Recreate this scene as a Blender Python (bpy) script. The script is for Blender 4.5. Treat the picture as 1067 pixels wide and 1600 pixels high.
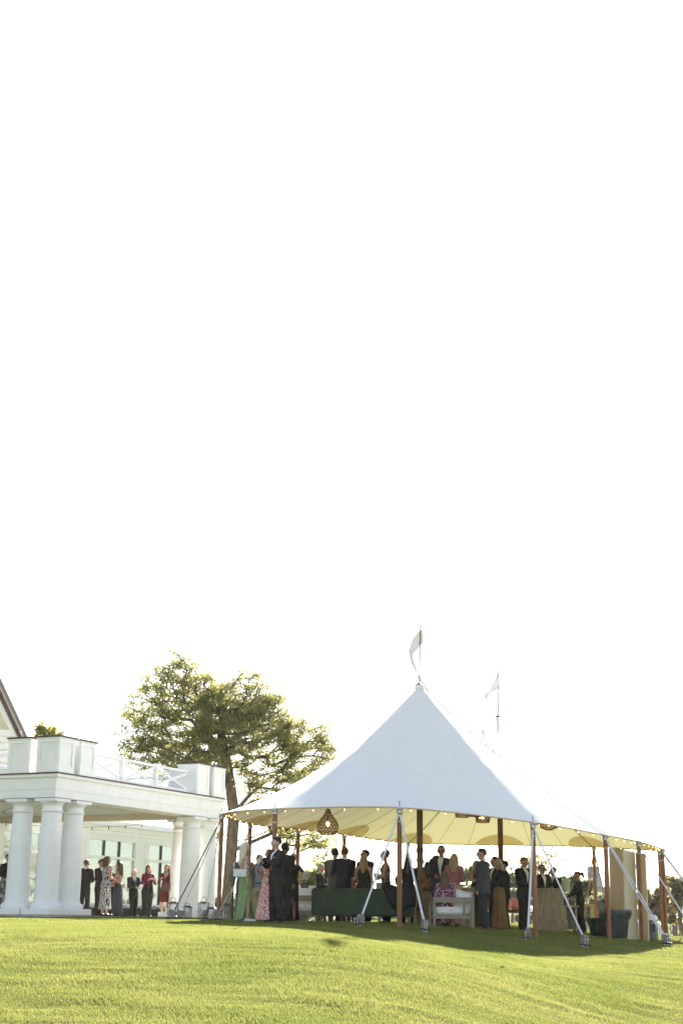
import bpy, math, random
import numpy as np
from mathutils import Vector, Matrix

for o in list(bpy.data.objects): bpy.data.objects.remove(o)
scene = bpy.context.scene
COL = scene.collection
R = math.radians

# ---------------------------------------------------------------- camera
TH, RO, FPX = R(16.1), R(0.74), 2222.2          # pitch up, roll, focal length in pixels of the 1067x1600 photograph
r0 = Vector((1, 0, 0)); u0 = Vector((0, -math.sin(TH), math.cos(TH))); f0 = Vector((0, math.cos(TH), math.sin(TH)))
CR = math.cos(RO)*r0 + math.sin(RO)*u0
CU = -math.sin(RO)*r0 + math.cos(RO)*u0
cam_d = bpy.data.cameras.new('camera'); cam = bpy.data.objects.new('camera', cam_d); COL.objects.link(cam)
cam_d.sensor_fit = 'VERTICAL'; cam_d.sensor_height = 36; cam_d.sensor_width = 24; cam_d.lens = 50
cam_d.clip_start = 0.1; cam_d.clip_end = 5000
M3 = Matrix((CR, CU, -f0)).transposed()
cam.matrix_world = M3.to_4x4()
scene.camera = cam

# ---------------------------------------------------------------- sky, sun, exposure
SUN_EL, SUN_AZ = R(26.5), R(8)                     # azimuth from +Y towards +X
w = bpy.data.worlds.new('World'); scene.world = w; w.use_nodes = True
nt = w.node_tree; nt.nodes.clear()
sky = nt.nodes.new('ShaderNodeTexSky'); sky.sky_type = 'NISHITA'; sky.sun_disc = False
sky.sun_elevation = SUN_EL; sky.sun_rotation = SUN_AZ
sky.air_density = 1.0; sky.dust_density = .45; sky.ozone_density = 1.0; sky.altitude = 0
bg = nt.nodes.new('ShaderNodeBackground'); bg.inputs[1].default_value = 0.058
ow = nt.nodes.new('ShaderNodeOutputWorld')
hs = nt.nodes.new('ShaderNodeHueSaturation'); hs.inputs['Saturation'].default_value = .55; nt.links.new(sky.outputs[0], hs.inputs['Color'])   # thin white haze over the whole sky
nt.links.new(hs.outputs[0], bg.inputs[0]); nt.links.new(bg.outputs[0], ow.inputs[0])
sd_ = bpy.data.lights.new('sun', 'SUN'); sd_.energy = 5.0; sd_.angle = R(0.9); sd_.color = (1, .93, .80)
sun = bpy.data.objects.new('sun', sd_); COL.objects.link(sun)
sdir = Vector((math.sin(SUN_AZ)*math.cos(SUN_EL), math.cos(SUN_AZ)*math.cos(SUN_EL), math.sin(SUN_EL)))
sun.rotation_euler = sdir.to_track_quat('Z', 'Y').to_euler(); sun.location = sdir*60
scene.view_settings.view_transform = 'Standard'; scene.view_settings.look = 'None'
scene.view_settings.exposure = 2.15; scene.view_settings.gamma = 1
scene.render.engine = 'CYCLES'
scene.cycles.max_bounces = 10; scene.cycles.transparent_max_bounces = 12; scene.cycles.sample_clamp_indirect = 8
scene.cycles.use_denoising = True

# ---------------------------------------------------------------- placing helpers
def ray(px, py):
    d = f0 + CR*((px-533.5)/FPX) + CU*((800-py)/FPX)
    return d
def P(px, py, Y):
    d = ray(px, py); return d*(Y/d.y)
def XX(px, Y, py=1425): return P(px, py, Y).x
def sstep(a, b, x):
    t = min(1, max(0, (x-a)/(b-a))); return t*t*(3-2*t)
def tz(x, y):
    """height of the lawn: a plateau that falls to the right, and a bank down to the camera"""
    sp = math.log1p(math.exp(min(20, (x-1.3)*1.6)))/1.6
    sp = sp if sp < 11 else 11+(sp-11)*.3
    z = .0 - .066*sp + .021*(min(y, 52)-33)*sstep(-1, 5, x)
    z += .09*sstep(36, 42, y)*sstep(-1, -5, x)
    yc = 24.1 + 4.7*sstep(1, 6.5, x)
    if y < 33.5: z -= (.019+.027*sstep(-1, 4, x))*(33.5-max(y, yc))
    if y < yc:
        t = yc-y
        z -= (.0135*t*t if t < 5 else .0135*25+.135*(t-5)) if y > 14 else 0
        if y <= 14:
            t = yc-14; z14 = .0135*25+.135*(t-5)
            z -= z14 + .02*(14-max(y, 0))
    if y > 62: z -= .04*(min(y, 130)-62)
    return z

# ---------------------------------------------------------------- materials
MATS = {}
def mat(name, col, rough=.6, var=.08, scale=6, bump=0, bscale=None, metal=0, spec=.5, trans=0, tcol=None, emit=None, estr=0, stretch=None):
    if name in MATS: return MATS[name]
    m = bpy.data.materials.new(name); m.use_nodes = True; t = m.node_tree; t.nodes.clear(); L = t.links.new
    out = t.nodes.new('ShaderNodeOutputMaterial'); b = t.nodes.new('ShaderNodeBsdfPrincipled')
    b.inputs['Roughness'].default_value = rough; b.inputs['Metallic'].default_value = metal
    b.inputs['Specular IOR Level'].default_value = spec
    tc = t.nodes.new('ShaderNodeTexCoord'); vec = tc.outputs['Object']
    if stretch:
        mp = t.nodes.new('ShaderNodeMapping'); mp.inputs['Scale'].default_value = stretch; L(vec, mp.inputs[0]); vec = mp.outputs[0]
    n = t.nodes.new('ShaderNodeTexNoise'); n.inputs['Scale'].default_value = scale; n.inputs['Detail'].default_value = 6
    L(vec, n.inputs['Vector'])
    mr = t.nodes.new('ShaderNodeMapRange'); mr.inputs[1].default_value = .25; mr.inputs[2].default_value = .75
    mr.inputs[3].default_value = 1-var*1.6; mr.inputs[4].default_value = 1+var*1.6
    L(n.outputs['Fac'], mr.inputs[0])
    vm = t.nodes.new('ShaderNodeVectorMath'); vm.operation = 'SCALE'; vm.inputs[0].default_value = col[:3]
    L(mr.outputs[0], vm.inputs['Scale']); L(vm.outputs[0], b.inputs['Base Color'])
    if bump:
        n2 = t.nodes.new('ShaderNodeTexNoise'); n2.inputs['Scale'].default_value = bscale or scale*8; n2.inputs['Detail'].default_value = 4
        L(vec, n2.inputs['Vector']); bp = t.nodes.new('ShaderNodeBump'); bp.inputs['Strength'].default_value = bump; bp.inputs['Distance'].default_value = .02
        L(n2.outputs['Fac'], bp.inputs['Height']); L(bp.outputs[0], b.inputs['Normal'])
    sh = b.outputs[0]
    if emit: b.inputs['Emission Color'].default_value = (*emit, 1); b.inputs['Emission Strength'].default_value = estr
    if trans:
        tr = t.nodes.new('ShaderNodeBsdfTranslucent'); mx = t.nodes.new('ShaderNodeMixShader'); mx.inputs[0].default_value = trans
        vm2 = t.nodes.new('ShaderNodeVectorMath'); vm2.operation = 'SCALE'; vm2.inputs[0].default_value = tcol or col
        L(mr.outputs[0], vm2.inputs['Scale']); L(vm2.outputs[0], tr.inputs[0])
        L(sh, mx.inputs[1]); L(tr.outputs[0], mx.inputs[2]); sh = mx.outputs[0]
    L(sh, out.inputs[0]); MATS[name] = m; return m
def pattern(name, c1, c2, scale=14, thr=.5, kind='noise', rough=.7, c3=None):
    """printed cloth: two or three flat colours"""
    if name in MATS: return MATS[name]
    m = mat(name, c1, rough); t = m.node_tree; L = t.links.new; b = [n for n in t.nodes if n.type == 'BSDF_PRINCIPLED'][0]
    tc = [n for n in t.nodes if n.type == 'TEX_COORD'][0]
    if kind == 'noise':
        n = t.nodes.new('ShaderNodeTexNoise'); n.inputs['Scale'].default_value = scale; n.inputs['Detail'].default_value = 1.5; o = n.outputs['Fac']
    elif kind == 'wave':
        n = t.nodes.new('ShaderNodeTexWave'); n.inputs['Scale'].default_value = scale; n.inputs['Distortion'].default_value = 9; n.inputs['Detail'].default_value = 1; n.inputs['Detail Scale'].default_value = 1.3; o = n.outputs['Fac']
    else:
        n = t.nodes.new('ShaderNodeTexVoronoi'); n.inputs['Scale'].default_value = scale; o = n.outputs['Distance']
    L(tc.outputs['Object'], n.inputs['Vector'])
    cr = t.nodes.new('ShaderNodeValToRGB'); cr.color_ramp.interpolation = 'CONSTANT'
    e = cr.color_ramp.elements; e[0].position = 0; e[0].color = (*c1, 1); e[1].position = thr; e[1].color = (*c2, 1)
    if c3: x = e.new(thr+.09); x.color = (*c3, 1)
    L(o, cr.inputs[0])
    for l in list(b.inputs['Base Color'].links): t.links.remove(l)
    L(cr.outputs[0], b.inputs['Base Color']); return m

# ---------------------------------------------------------------- mesh helpers
class MB:
    def __init__(s): s.v = []; s.f = []; s.sm = []
    def add(s, vs, fs, smooth=False):
        n = len(s.v); s.v += [tuple(p) for p in vs]; s.f += [tuple(i+n for i in f) for f in fs]; s.sm += [smooth]*len(fs); return s
    def box(s, c, size, rot=None, bev=0):
        hx, hy, hz = size[0]/2, size[1]/2, size[2]/2
        if bev:
            b = min(bev, hx*.9, hy*.9, hz*.9)
            vs = []; idx = {}
            for sx in (-1, 1):
                for sy in (-1, 1):
                    for sz in (-1, 1):
                        for k in range(3):
                            q = [sx*(hx-b), sy*(hy-b), sz*(hz-b)]; q[k] = (sx*hx, sy*hy, sz*hz)[k]
                            idx[(sx, sy, sz, k)] = len(vs); vs.append(Vector(q))
            fs = []
            for k in range(3):
                a, b2 = (k+1) % 3, (k+2) % 3
                for sg in (-1, 1):
                    f = []
                    for (p, q) in ((-1, -1), (1, -1), (1, 1), (-1, 1)):
                        d = [0, 0, 0]; d[k] = sg; d[a] = p; d[b2] = q; f.append(idx[(*d, k)])
                    fs.append(f if sg > 0 else f[::-1])
            for k in range(3):
                a, b2 = (k+1) % 3, (k+2) % 3
                for p in (-1, 1):
                    for q in (-1, 1):
                        d1 = [0]*3; d2 = [0]*3; d1[k] = -1; d2[k] = 1; d1[a] = d2[a] = p; d1[b2] = d2[b2] = q
                        f = [idx[(*d1, a)], idx[(*d2, a)], idx[(*d2, b2)], idx[(*d1, b2)]]
                        fs.append(f if p*q < 0 else f[::-1])
            for sx in (-1, 1):
                for sy in (-1, 1):
                    for sz in (-1, 1):
                        f = [idx[(sx, sy, sz, 0)], idx[(sx, sy, sz, 1)], idx[(sx, sy, sz, 2)]]
                        fs.append(f if sx*sy*sz > 0 else f[::-1])
        else:
            vs = [Vector((sx*hx, sy*hy, sz*hz)) for sx in (-1, 1) for sy in (-1, 1) for sz in (-1, 1)]
            fs = [(0, 1, 3, 2), (4, 6, 7, 5), (0, 4, 5, 1), (2, 3, 7, 6), (0, 2, 6, 4), (1, 5, 7, 3)]
        if rot is not None:
            m = rot if isinstance(rot, Matrix) else Matrix.Rotation(rot, 3, 'Z')
            vs = [m @ v for v in vs]
        c = Vector(c); return s.add([v+c for v in vs], fs)
    def span(s, a, b, bev=0):
        a, b = Vector(a), Vector(b); return s.box((a+b)/2, [abs(q) for q in (b-a)], bev=bev)
    def tube(s, pts, r, n=8, cap=True, smooth=True, flat=None):
        pts = [Vector(p) for p in pts]; k = len(pts); rs = r if isinstance(r, (list, tuple)) else [r]*k
        up = None; vs = []
        for i in range(k):
            t = (pts[min(i+1, k-1)]-pts[max(i-1, 0)]); t = t.normalized() if t.length > 1e-9 else Vector((0, 0, 1))
            if up is None: up = Vector((0, 0, 1)) if abs(t.z) < .9 else Vector((0, 1, 0))
            a = t.cross(up)
            a = a.normalized() if a.length > 1e-6 else t.orthogonal().normalized()
            b = a.cross(t).normalized(); up = b
            for j in range(n):
                an = 2*math.pi*j/n
                vs.append(pts[i]+(a*math.cos(an)+b*math.sin(an)*(flat or 1))*rs[i])
        fs = [(i*n+j, i*n+(j+1) % n, (i+1)*n+(j+1) % n, (i+1)*n+j) for i in range(k-1) for j in range(n)]
        s.add(vs, fs, smooth)
        if cap: s.add(vs[:n], [tuple(range(n))[::-1]]); s.add(vs[-n:], [tuple(range(n))])
        return s
    def bar(s, a, b, w_, h_, bev=0):
        """rectangular bar from a to b, width horizontal, height across"""
        a, b = Vector(a), Vector(b); d = b-a; L_ = d.length; x = d.normalized()
        up = Vector((0, 0, 1)) if abs(x.z) < .98 else Vector((0, 1, 0))
        y = up.cross(x).normalized(); z = x.cross(y)
        return s.box((a+b)/2, (L_, w_, h_), Matrix((x, y, z)).transposed(), bev)
    def lathe(s, prof, c=(0, 0, 0), n=24, smooth=True, cap=True):
        c = Vector(c); vs = []
        for (r, z) in prof:
            for j in range(n): an = 2*math.pi*j/n; vs.append(c+Vector((r*math.cos(an), r*math.sin(an), z)))
        k = len(prof)
        fs = [(i*n+j, i*n+(j+1) % n, (i+1)*n+(j+1) % n, (i+1)*n+j) for i in range(k-1) for j in range(n)]
        s.add(vs, fs, smooth)
        if cap:
            if prof[0][0] > 1e-5: s.add(vs[:n], [tuple(range(n))[::-1]])
            if prof[-1][0] > 1e-5: s.add(vs[-n:], [tuple(range(n))])
        return s
    def ell(s, c, r, n=12, m=8):
        if isinstance(r, (int, float)): r = (r, r, r)
        vs = []; c = Vector(c)
        for i in range(m+1):
            ph = math.pi*i/m
            for j in range(n):
                an = 2*math.pi*j/n; vs.append(c+Vector((r[0]*math.sin(ph)*math.cos(an), r[1]*math.sin(ph)*math.sin(an), -r[2]*math.cos(ph))))
        fs = [(i*n+j, i*n+(j+1) % n, (i+1)*n+(j+1) % n, (i+1)*n+j) for i in range(m) for j in range(n)]
        return s.add(vs, fs, True)
    def prism(s, poly, off, smooth=False):
        """closed polygon of 3-D points pushed along off"""
        a = [Vector(p) for p in poly]; off = Vector(off); n = len(a); vs = a+[p+off for p in a]
        fs = [tuple(range(n))[::-1], tuple(range(n, 2*n))]+[(i, (i+1) % n, n+(i+1) % n, n+i) for i in range(n)]
        return s.add(vs, fs, smooth)
    def local(s, root):
        m = Matrix.LocRotScale(root.location, root.rotation_euler, None).inverted(); s.v = [tuple(m @ Vector(p)) for p in s.v]; return s
    def mesh(s, name):
        me = bpy.data.meshes.new(name); me.from_pydata(s.v, [], s.f)
        me.polygons.foreach_set('use_smooth', s.sm); me.update(); return me
def obj(name, m, material, parent=None, loc=None, rz=0):
    me = m.mesh(name) if isinstance(m, MB) else m
    if material and not me.materials: me.materials.append(material)
    o = bpy.data.objects.new(name, me); COL.objects.link(o)
    if parent: o.parent = parent
    if loc is not None: o.location = loc
    if rz: o.rotation_euler = (0, 0, rz)
    return o
def tag(o, label=None, cat=None, group=None, kind=None):
    if label: o['label'] = label
    if cat: o['category'] = cat
    if group: o['group'] = group
    if kind: o['kind'] = kind
    return o
def thing(name, label, cat, loc=(0, 0, 0), rz=0, group=None):
    o = bpy.data.objects.new(name, None); COL.objects.link(o); o.location = loc; o.rotation_euler = (0, 0, rz)
    o.empty_display_size = .2
    return tag(o, label, cat, group)

# ---------------------------------------------------------------- palette
WHITE = mat('white_paint', (.88, .88, .87), .45, .03, 3, .05, 40)
COLW = mat('column_paint', (.89, .89, .885), .5, .03, 2.5, .04, 30)
CREAM = mat('cream_paint_tan_shade', (.62, .55, .42), .6, .04)
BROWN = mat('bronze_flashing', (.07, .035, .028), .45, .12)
CEIL = mat('pale_green_ceiling', (.38, .42, .37), .6, .04)
SHINGLE = mat('roof_shingle', (.25, .22, .2), .9, .25, 14, .5)
DECK = mat('roof_membrane', (.28, .29, .3), .8, .15)
POLE = mat('stained_wood_pole', (.25, .105, .045), .5, .2, 7, .15, 60, stretch=(1, 1, .12))
CPOLE = mat('dark_wood_pole', (.17, .085, .04), .5, .2, 7, .15, 60, stretch=(1, 1, .12))
STEEL = mat('galvanised_steel', (.42, .43, .45), .35, .15, 20, .1, metal=.8)
DARKST = mat('dark_steel', (.045, .045, .05), .45, .15, metal=.3)
STRAP = mat('white_webbing', (.66, .68, .74), .7, .06, 40)
ROPE = mat('tan_rope', (.55, .45, .28), .9, .15, 60)
CANVAS = mat('sailcloth', (.94, .94, .945), .75, .02, 2.5, .12, 9, trans=.066, tcol=(.95, .83, .64))
PATCH = mat('sailcloth_patch', (.80, .72, .55), .8, .05, 3, trans=.5, tcol=(.80, .68, .45))
WEB = mat('canvas_webbing', (.38, .33, .22), .8, .1, 30)
FLAG = mat('flag_cloth', (.56, .58, .60), .8, .03, trans=.05, tcol=(.7, .7, .68))
BULB = mat('warm_bulb', (.9, .7, .45), .3, 0, emit=(1, .50, .18), estr=1.3)
WIRE = mat('black_cable', (.02, .02, .02), .6)
DBULB = mat('unlit_bulb', (.06, .05, .045), .3)
RATTAN = mat('rattan', (.36, .20, .09), .6, .2, 30)
OAK = mat('weathered_oak', (.36, .29, .19), .65, .22, 5, .15, 40, stretch=(8, 8, 1))
TEAK = mat('grey_teak', (.25, .225, .165), .7, .2, 6, .15, 40, stretch=(1, 8, 8))
GREEN = mat('green_velvet', (.042, .066, .036), .8, .18, 5, .1, 60)
CUSH = mat('white_cushion', (.78, .78, .80), .85, .04, 4, .1, 30)
BLACK = mat('black_plastic', (.018, .019, .022), .45, .15)
GREYB = mat('grey_plastic', (.026, .028, .030), .5, .15)
LINER = mat('clear_liner', (.09, .10, .12), .25, .25, 9, .9, 9, trans=.5, tcol=(.5, .55, .6))
PANEL = mat('tan_panel', (.68, .52, .32), .6, .06, 2, stretch=(9, 9, .6))
CREAMP = mat('cream_panel', (.54, .46, .33), .5, .04, 2)
CANDLE = mat('candle_wax', (.8, .72, .5), .5, .03, trans=.3, tcol=(.9, .7, .4))
CLEAR = mat('clear_glass', (.8, .85, .85), .05, 0)
_t = CLEAR.node_tree; _tr = _t.nodes.new('ShaderNodeBsdfTransparent'); _tr.inputs[0].default_value = (.93, .95, .94, 1); _mx = _t.nodes.new('ShaderNodeMixShader'); _mx.inputs[0].default_value = .10
_t.links.new(_tr.outputs[0], _mx.inputs[1]); _t.links.new([n for n in _t.nodes if n.type == 'BSDF_PRINCIPLED'][0].outputs[0], _mx.inputs[2]); _t.links.new(_mx.outputs[0], [n for n in _t.nodes if n.type == 'OUTPUT_MATERIAL'][0].inputs[0])
STONE = mat('stone_paving', (.42, .40, .37), .8, .1, 4, .2)
BARK = mat('oak_bark', (.105, .085, .062), .9, .35, 9, .9, 24, stretch=(1, 1, .3))
def window_glass(name, tint, fac):
    m = mat(name, (.28, .32, .30), .3); t = m.node_tree; L = t.links.new
    b = [n for n in t.nodes if n.type == 'BSDF_PRINCIPLED'][0]; o = [n for n in t.nodes if n.type == 'OUTPUT_MATERIAL'][0]
    g = t.nodes.new('ShaderNodeBsdfGlossy'); g.inputs['Roughness'].default_value = .03; g.inputs['Color'].default_value = (*tint, 1)
    tc = t.nodes.new('ShaderNodeTexCoord'); n = t.nodes.new('ShaderNodeTexNoise'); n.inputs['Scale'].default_value = 1.3
    L(tc.outputs['Object'], n.inputs['Vector']); bp = t.nodes.new('ShaderNodeBump'); bp.inputs['Strength'].default_value = .06; bp.inputs['Distance'].default_value = .1
    L(n.outputs['Fac'], bp.inputs['Height']); L(bp.outputs[0], g.inputs['Normal'])
    mx = t.nodes.new('ShaderNodeMixShader'); mx.inputs[0].default_value = fac; L(b.outputs[0], mx.inputs[1]); L(g.outputs[0], mx.inputs[2]); L(mx.outputs[0], o.inputs[0]); return m
GLASS = window_glass('coated_window_glass', (.80, .89, .85), .36)
# ================================================================ GROUND
from mathutils import noise as mnoise
def bump(x, y):
    f = sstep(36, 31, y)
    if f <= 0: return 0
    v = Vector((x*.55, y*1.5, 3.1)); a = mnoise.noise(v)*.020+mnoise.noise(Vector((x*.9+y*.4, y*3.6, 7)))*.020+mnoise.noise(Vector((x*3, y*7, 1)))*.010
    return a*f
def lz(x, y): return tz(x, y)+bump(x, y)
def axis(lo, hi, d, far_lo, far_hi):
    a = list(np.arange(lo, hi, d)); s = d
    while a[-1] < far_hi: s *= 1.18; a.append(a[-1]+s)
    s = d
    while a[0] > far_lo: s *= 1.18; a.insert(0, a[0]-s)
    return a
ax = axis(-12, 13, .12, -900, 900); ay = axis(13.4, 36, .12, -300, 2500)
nx, ny = len(ax), len(ay)
gv = [(x, y, lz(x, y)) for y in ay for x in ax]
gf = [(j*nx+i, j*nx+i+1, (j+1)*nx+i+1, (j+1)*nx+i) for j in range(ny-1) for i in range(nx-1)]
me = bpy.data.meshes.new('lawn'); me.from_pydata(gv, [], gf); me.polygons.foreach_set('use_smooth', [True]*len(gf))
def grass_mat(name, blade):
    m = bpy.data.materials.new(name); m.use_nodes = True; t = m.node_tree; t.nodes.clear(); L = t.links.new
    out = t.nodes.new('ShaderNodeOutputMaterial'); b = t.nodes.new('ShaderNodeBsdfPrincipled'); b.inputs['Roughness'].default_value = .55
    b.inputs['Specular IOR Level'].default_value = .06; b.inputs['Roughness'].default_value = .85
    tc = t.nodes.new('ShaderNodeTexCoord')
    n = t.nodes.new('ShaderNodeTexNoise'); n.inputs['Scale'].default_value = .55; n.inputs['Detail'].default_value = 7; L(tc.outputs['Object'], n.inputs['Vector'])
    cr = t.nodes.new('ShaderNodeValToRGB'); e = cr.color_ramp.elements
    e[0].position = .34; e[0].color = (.136, .156, .044, 1) ; e[1].position = .62; e[1].color = (.174, .184, .060, 1)
    x = e.new(.76); x.color = (.20, .195, .075, 1)
    L(n.outputs['Fac'], cr.inputs[0]); col = cr.outputs[0]
    if blade:
        g = t.nodes.new('ShaderNodeNewGeometry'); mr = t.nodes.new('ShaderNodeMapRange'); mr.inputs[3].default_value = .85; mr.inputs[4].default_value = 1.3
        L(g.outputs['Random Per Island'], mr.inputs[0]); vm = t.nodes.new('ShaderNodeVectorMath'); vm.operation = 'SCALE'; L(col, vm.inputs[0]); L(mr.outputs[0], vm.inputs['Scale']); col = vm.outputs[0]
        tr = t.nodes.new('ShaderNodeBsdfTranslucent'); vs = t.nodes.new('ShaderNodeVectorMath'); vs.operation = 'MULTIPLY'; vs.inputs[1].default_value = (1.62, 1.62, 1.5)
        L(col, vs.inputs[0]); L(vs.outputs[0], tr.inputs[0]); mx = t.nodes.new('ShaderNodeMixShader'); mx.inputs[0].default_value = .5
        L(b.outputs[0], mx.inputs[1]); L(tr.outputs[0], mx.inputs[2]); L(mx.outputs[0], out.inputs[0])
    else:
        n2 = t.nodes.new('ShaderNodeTexNoise'); n2.inputs['Scale'].default_value = 30; n2.inputs['Detail'].default_value = 6; L(tc.outputs['Object'], n2.inputs['Vector'])
        bp = t.nodes.new('ShaderNodeBump'); bp.inputs['Strength'].default_value = .8; bp.inputs['Distance'].default_value = .03
        b.inputs['Specular IOR Level'].default_value = 0; b.inputs['Roughness'].default_value = 1
        L(n2.outputs['Fac'], bp.inputs['Height']); L(bp.outputs[0], b.inputs['Normal']); L(b.outputs[0], out.inputs[0])
    L(col, b.inputs['Base Color']); return m
GR = grass_mat('lawn_ground', False); GB = grass_mat('grass_blades', True)
o = obj('lawn', me, GR); tag(o, kind='structure')

rng = np.random.default_rng(4)
def blades(n, x0, x1, y0, y1, hmin, hmax, wd):
    yy = rng.uniform(y0, y1, n*2); xx = rng.uniform(-1, 1, n*2)*(yy*.26+2.2)+.2
    xx, yy = xx[:n], yy[:n]
    ix = np.clip(np.searchsorted(ax, xx)-1, 0, nx-2); iy = np.clip(np.searchsorted(ay, yy)-1, 0, ny-2)
    G = np.array(gv).reshape(ny, nx, 3); AX, AY = np.array(ax), np.array(ay)
    tx = (xx-AX[ix])/(AX[ix+1]-AX[ix]); ty = (yy-AY[iy])/(AY[iy+1]-AY[iy])
    zz = (G[iy, ix, 2]*(1-tx)+G[iy, ix+1, 2]*tx)*(1-ty)+(G[iy+1, ix, 2]*(1-tx)+G[iy+1, ix+1, 2]*tx)*ty
    h = rng.uniform(hmin, hmax, n)*(1+.35*np.sin(xx*2.3+np.sin(yy*1.9)*2)); a = rng.uniform(0, 2*np.pi, n); w_ = wd*rng.uniform(.7, 1.4, n)
    lean = rng.normal(0, .55, (n, 2))*h[:, None]; lean[:, 0] -= .25*h
    p0 = np.stack([xx-np.cos(a)*w_, yy-np.sin(a)*w_, zz-.006], 1); p1 = np.stack([xx+np.cos(a)*w_, yy+np.sin(a)*w_, zz-.006], 1)
    p2 = np.stack([xx+lean[:, 0], yy+lean[:, 1], zz+h], 1)
    return np.stack([p0, p1, p2], 1).reshape(-1, 3)
def tri_mesh(name, V, k=3):
    n = len(V)//k; me = bpy.data.meshes.new(name); me.vertices.add(len(V)); me.vertices.foreach_set('co', V.astype(np.float32).ravel())
    me.loops.add(len(V)); me.loops.foreach_set('vertex_index', np.arange(len(V), dtype=np.int32))
    me.polygons.add(n); me.polygons.foreach_set('loop_start', np.arange(0, n*k, k, dtype=np.int32)); me.update(); me.validate(); return me
GV = np.concatenate([blades(660000, 0, 0, 14.6, 29.5, .016, .038, .004), blades(110000, 0, 0, 29, 36, .015, .032, .006)])
o = obj('grass', tri_mesh('grass', GV), GB); tag(o, 'short sunlit green grass covering the sloping lawn', 'grass', kind='stuff')
# small fallen leaves and a white golf-ball-like speck lie on the grass
LEAFB = mat('dry_leaf', (.20, .085, .03), .8, .3)
for i, (px, py, Y) in enumerate([(366, 1470, 25.2), (505, 1563, 20.2), (785, 1522, 22.5), (610, 1487, 25)]):
    p = P(px, py, Y); z = lz(p.x, p.y); m = MB()
    a = i*1.3; q = [(math.cos(a+t)*r_, math.sin(a+t)*r_, .028+.012*math.sin(t*2)) for t, r_ in ((0, .045), (.9, .022), (2.2, .022), (3.14, .04), (4.1, .022), (5.4, .022))]
    m.prism(q, (0, 0, .004)); tag(obj('fallen_leaf', m, LEAFB, None, (p.x, p.y, z)), ['dry brown leaf on the grass below the portico end', 'dry brown leaf lowest on the grass near the middle', 'dry brown leaf on the grass below the bench', 'dry brown leaf on the grass just below the sofa shadow'][i], 'leaf', 'fallen leaves')

# ================================================================ PORTICO
BE = R(26.06); C1 = Vector((-7.784, 39.6, .1)); LS = 8.2; SP = .985
def pc(x, y, z=0):
    """portico frame to world: x to the right along the front, y along the side that recedes"""
    return Vector((C1.x+x*math.cos(BE)+y*math.sin(BE), C1.y-x*math.sin(BE)+y*math.cos(BE), C1.z+z))
por = thing('portico', 'white columned portico with dark edged flat roof at the left', 'portico', C1, -BE)
ZC, ZT = 3.07, 3.74            # architrave underside, cornice top (above the plinth foot)
prof = [(.0, .16), (.40, .16), (.42, .19), (.42, .24), (.39, .29), (.335, .31), (.33, .34), (.312, .40), (.314, .9), (.306, 1.5), (.288, 2.1), (.268, 2.66), (.268, 2.69),
        (.295, 2.70), (.30, 2.725), (.295, 2.75), (.268, 2.76), (.266, 2.86), (.275, 2.88), (.31, 2.92), (.335, 2.955), (.345, 2.97), (0, 2.97)]
colmesh = MB().lathe(prof, n=40).mesh('shaft')
def column(x, y):
    c = obj('column', colmesh, COLW, por, (x, y, 0))
    pl = MB().box((0, 0, .08), (.93, .93, .16), bev=.012); obj('plinth', pl, COLW, c)
    ab = MB().box((0, 0, 3.015), (.70, .70, .10), bev=.012); obj('abacus', ab, COLW, c)
for x, y in ((0, 0), (-SP, 0), (0, SP), (0, LS), (0, LS-SP), (-SP, LS), (-7.6, 0)): column(x, y)
XW = -8.3                       # wall behind
def ring(o_out, z0, z1, wdt=None):
    """band round front, side and back of the roof edge, o_out beyond the column axis"""
    m = MB(); w_ = wdt or .5
    m.span((XW, -o_out, z0), (o_out, -o_out+w_, z1)); m.span((o_out-w_, -o_out+w_, z0), (o_out, LS+o_out-w_, z1)); m.span((XW, LS+o_out-w_, z0), (o_out, LS+o_out, z1)); return m
obj('architrave', ring(.30, ZC, ZC+.225, .62), WHITE, por)
obj('frieze', ring(.318, ZC+.225, ZC+.52, .62), WHITE, por)
obj('frieze_bead', ring(.335, ZC+.52, ZC+.55, .62), WHITE, por)
obj('cornice', ring(.40, ZC+.55, ZC+.63, .7), WHITE, por)
obj('roof_edge_flashing', ring(.43, ZC+.63, ZT, .75), BROWN, por)
m = MB()
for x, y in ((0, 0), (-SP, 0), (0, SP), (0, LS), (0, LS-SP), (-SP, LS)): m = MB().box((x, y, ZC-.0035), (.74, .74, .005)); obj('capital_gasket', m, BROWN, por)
for i in range(12):
    x0 = XW+i*.665; obj('ceiling_board', MB().span((x0+.004, .32, ZC+.17+.003*(i % 2)), (x0+.661, LS-.32, ZC+.2)), CEIL, por)
obj('roof_deck', MB().span((XW, -.3, ZT-.06), (.3, LS+.3, ZT-.012)), DECK, por)
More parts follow.
